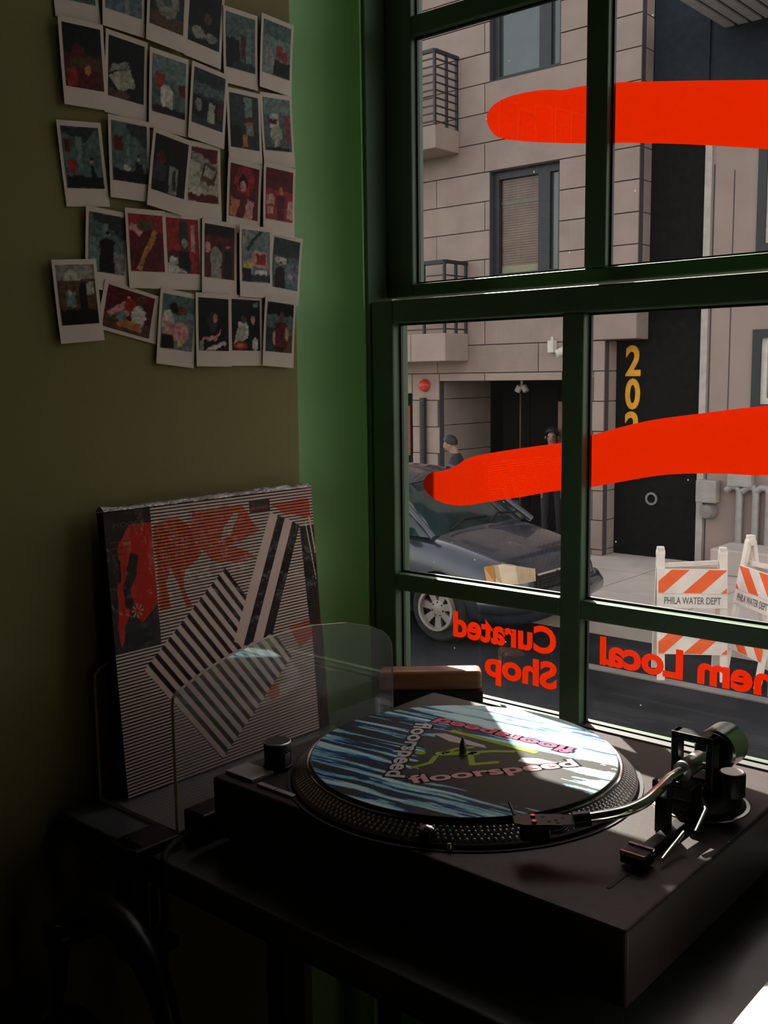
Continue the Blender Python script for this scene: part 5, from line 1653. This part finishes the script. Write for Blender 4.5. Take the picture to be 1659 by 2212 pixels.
# ------------------------------------------------------------------ barricades
M_BWHITE = pmat('scuffed_white_plastic', (0.80, 0.70, 0.64), 0.55, var=0.12, scale=7)
M_BORANGE = pmat('orange_reflective', (0.95, 0.11, 0.01), 0.45, var=0.08, scale=10)
M_BTEXT = pmat('faded_stencil_ink', (0.10, 0.10, 0.13), 0.7)


def barricade(loc, rz, label, flip=1, text='PHILA WATER DEPT', hgt=1.04):
    """folding A-frame: local x along the board, -y towards the reader"""
    W_ = 0.56
    b = empty('barricade', loc, rz, label, 'barricade', 'folding traffic barricades by the kerb')
    sl_ = 0.20
    for sy in (-1, 1):
        for sx in (-1, 1):
            x = sx * (W_ / 2 - 0.03)
            part('leg', M_BWHITE, b, lambda m: m.bar((x, sy * sl_, 0), (x, sy * 0.022, hgt), 0.062, 0.034, up=(0, 1, 0)), local=True, bevel=0.006)
    for sx in (-1, 1):
        x = sx * (W_ / 2 - 0.03)
        part('hinge_cap', M_BWHITE, b, lambda m: [m.cyl((x - 0.035, 0, hgt - 0.005), (x + 0.035, 0, hgt - 0.005), 0.036, n=16), m.box((x - 0.03, -0.03, hgt), (x + 0.03, 0.03, hgt + 0.05))], local=True, bevel=0.008)

    def yat(z):
        return -(0.022 + (sl_ - 0.022) * (1 - z / hgt)) - 0.024

    def board(z0, z1, orange, sy=-1):
        y0, y1 = yat(z0), yat(z1)
        if sy > 0:
            y0, y1 = -y0, -y1
        t = 0.012 * sy
        hw = W_ / 2 - 0.004
        p = part('board', M_BWHITE, b, lambda m: m.add([(-hw, y0, z0), (hw, y0, z0), (hw, y1, z1), (-hw, y1, z1), (-hw, y0 - t, z0), (hw, y0 - t, z0), (hw, y1 - t, z1), (-hw, y1 - t, z1)],
                                                       [(0, 1, 2, 3), (7, 6, 5, 4), (0, 4, 5, 1), (1, 5, 6, 2), (2, 6, 7, 3), (3, 7, 4, 0)]), local=True)
        if orange:
            Hh = z1 - z0
            sk = Hh * 1.05
            pitch = 0.30
            for k_ in range(-2, 4):
                xa = -hw + k_ * pitch - 0.10
                q = []
                for (xx, f_) in ((xa, 0), (xa + 0.145, 0), (xa + 0.145 + sk, 1), (xa + sk, 1)):
                    q.append((xx * flip, f_))
                # clip to the board
                poly = q
                for lim, sg in ((-hw + 0.004, 1), (hw - 0.004, -1)):
                    o2 = []
                    for i_ in range(len(poly)):
                        a_, c_ = poly[i_], poly[(i_ + 1) % len(poly)]
                        ia, ic = (a_[0] - lim) * sg >= 0, (c_[0] - lim) * sg >= 0
                        if ia:
                            o2.append(a_)
                        if ia != ic:
                            t_ = (lim - a_[0]) / (c_[0] - a_[0])
                            o2.append((lim, a_[1] + (c_[1] - a_[1]) * t_))
                    poly = o2
                    if not poly:
                        break
                if len(poly) >= 3:
                    part('orange_stripe', M_BORANGE, p, lambda m: m.add([(x_, y0 + (y1 - y0) * f_ + 0.0015 * sy, z0 + Hh * (0.03 + 0.94 * f_)) for x_, f_ in poly], [tuple(range(len(poly)))]), local=True)
        return p
    board(0.715, 0.915, True)
    tp = board(0.600, 0.713, False)
    board(0.225, 0.425, True)
    board(0.715, 0.915, True, 1)
    mm = MB()
    ey = Vector((0, yat(0.713) - yat(0.600), 0.113)).normalized()
    text_on(mm, text, Vector((-0.225, yat(0.632) - 0.002, 0.632)), (1, 0, 0), ey, 0.45, 0.056, offset=0.006)
    mm.build('stencil_text', M_BTEXT, tp, local=True, fix=False)
    part('cross_rail', M_BWHITE, b, lambda m: m.bar((-W_ / 2, 0, 0.93), (W_ / 2, 0, 0.965), 0.03, 0.035), local=True)
    return b


barricade((-2.60, 6.86, ZR), math.radians(33), 'white and orange barricade stencilled Phila Water Dept, standing square on')
barricade((-2.07, 7.11, ZR), math.radians(-38), 'white and orange barricade at the right edge, turned away', flip=-1, text='PHILA WATER DEPT', hgt=1.12)

# ------------------------------------------------------------------ people on the far sidewalk
M_SKIN = pmat('skin', (0.34, 0.19, 0.13), 0.6)
M_HAIR = pmat('black_hair', (0.010, 0.009, 0.009), 0.6)
M_TOP = pmat('dark_jacket', (0.020, 0.022, 0.026), 0.8)
M_TROU = pmat('dark_trousers', (0.022, 0.022, 0.028), 0.85)


def person(loc, rz, h, label, nod=0.0, bend=0.3):
    """standing figure facing local -y, built by growing a skin over a skeleton"""
    root = empty('person', loc, rz, label, 'person')
    k_ = h / 1.72
    J, E, Rr = [], [], []

    def j(p, r, par=None):
        J.append(tuple(c_ * k_ for c_ in p))
        Rr.append(r * k_)
        if par is not None:
            E.append((par, len(J) - 1))
        return len(J) - 1
    pel = j((0, 0, 0.94), 0.150)
    sp = j((0, 0.0, 1.12), 0.140, pel)
    ch = j((0, -0.01, 1.32), 0.160, sp)
    nk = j((0, -0.02, 1.45), 0.060, ch)
    hb = j((0, -0.03 - 0.02 * nod, 1.52), 0.070, nk)
    hm = j((0, -0.05 - 0.05 * nod, 1.60 - 0.01 * nod), 0.092, hb)
    j((0, -0.05 - 0.06 * nod, 1.68 - 0.02 * nod), 0.070, hm)
    j((0, -0.135 - 0.05 * nod, 1.575 - 0.03 * nod), 0.016, hm)           # nose
    for sx in (-1, 1):
        sh = j((sx * 0.17, -0.005, 1.385), 0.072, ch)
        el = j((sx * 0.225, 0.0 - 0.02, 1.12), 0.050, sh)
        wr = j((sx * 0.19, -0.22 * bend - 0.03, 0.92 + 0.12 * bend), 0.034, el)
        pa = j((sx * 0.18, -0.22 * bend - 0.07, 0.86 + 0.12 * bend), 0.036, wr)
        for q_ in range(4):
            k1 = j((sx * 0.18 + (q_ - 1.5) * 0.017, -0.22 * bend - 0.085, 0.80 + 0.12 * bend), 0.0095, pa)
            j((sx * 0.18 + (q_ - 1.5) * 0.017, -0.22 * bend - 0.105, 0.765 + 0.12 * bend + 0.006 * abs(q_ - 1)), 0.008, k1)
        t1 = j((sx * 0.18 - sx * 0.038, -0.22 * bend - 0.085, 0.83 + 0.12 * bend), 0.011, pa)
        j((sx * 0.18 - sx * 0.045, -0.22 * bend - 0.11, 0.80 + 0.12 * bend), 0.009, t1)
        hp_ = j((sx * 0.095, 0, 0.88), 0.100, pel)
        kn_ = j((sx * 0.105, -0.01, 0.49), 0.064, hp_)
        an = j((sx * 0.11, 0.02, 0.09), 0.046, kn_)
        j((sx * 0.125, -0.14, 0.035), 0.036, an)
    me = bpy.data.meshes.new('body')
    me.from_pydata(J, E, [])
    ob = bpy.data.objects.new('body', me)
    col.objects.link(ob)
    ob.modifiers.new('skin', 'SKIN')
    for v_, r_ in zip(me.skin_vertices[0].data, Rr):
        v_.radius = (r_, r_)
    me.skin_vertices[0].data[0].use_root = True
    s2 = ob.modifiers.new('sub', 'SUBSURF')
    s2.levels = s2.render_levels = 2
    applied(ob)
    me = ob.data
    me.materials.clear()
    for mt_ in (M_SKIN, M_TOP, M_TROU, M_TYRE):
        me.materials.append(mt_)
    for p in me.polygons:
        z = p.center.z / k_
        hand = abs(p.center.x / k_) > 0.12 and z < 0.96 + 0.12 * bend and p.center.y / k_ < -0.22 * bend - 0.02 and z > 0.7
        p.material_index = 3 if z < 0.085 else 0 if (z > 1.46 or hand) else 1 if z > 0.92 else 2
        p.use_smooth = True
    zmin = min(v_.co.z for v_ in me.vertices)
    for v_ in me.vertices:
        v_.co.z -= zmin
    ob.parent = root
    cz = (1.625 - 0.01 * nod) * k_ - zmin
    cy_ = (-0.045 - 0.05 * nod) * k_

    def hair(m):
        vv_, ff_ = [], []
        n1, n2 = 16, 8
        for a_ in range(n2 + 1):
            t = math.radians(5 + 100 * a_ / n2)
            for b_ in range(n1):
                f_ = 2 * math.pi * b_ / n1
                front = max(0, -math.sin(f_))
                tt_ = t * (1 - 0.38 * front)
                vv_.append((0.098 * k_ * math.sin(tt_) * math.cos(f_), cy_ + 0.012 * k_ + 0.112 * k_ * math.sin(tt_) * math.sin(f_), cz + 0.112 * k_ * math.cos(tt_)))
        for a_ in range(n2):
            for b_ in range(n1):
                c_ = (b_ + 1) % n1
                ff_.append((a_ * n1 + b_, a_ * n1 + c_, (a_ + 1) * n1 + c_, (a_ + 1) * n1 + b_))
        ff_.append(tuple(range(n1)))
        m.add(vv_, ff_)
    part('hair', M_HAIR, root, hair, local=True, smooth=True)
    for sx in (-1, 1):
        part('ear', M_SKIN, root, lambda m: m.lathe([(0, -0.012), (0.022 * k_, -0.008), (0.026 * k_, 0.0), (0.018 * k_, 0.008), (0, 0.010)], (sx * 0.093 * k_, cy_ + 0.01, cz - 0.045 * k_), 12, axis='x'), local=True, smooth=True)
        part('eye', M_HAIR, root, lambda m: m.lathe([(0, -0.009), (0.010 * k_, 0.0), (0, 0.004)], (sx * 0.034 * k_, cy_ - 0.085 * k_, cz - 0.03 * k_), 10, axis='y'), local=True)
    part('mouth', pmat('lips', (0.30, 0.10, 0.08), 0.6), root, lambda m: m.box((-0.022 * k_, cy_ - 0.078 * k_, cz - 0.098 * k_), (0.022 * k_, cy_ - 0.066 * k_, cz - 0.088 * k_)), local=True)
    return root


person((-7.30, 9.90, ZS), math.radians(-62), 1.60, 'person with short black hair and dark top looking down, behind the car', nod=1.2, bend=0.9)
person((-6.62, 11.22, ZS), math.radians(20), 1.66, 'dark haired person in dark clothes at the garage entrance, mostly hidden', nod=0.3, bend=0.2)
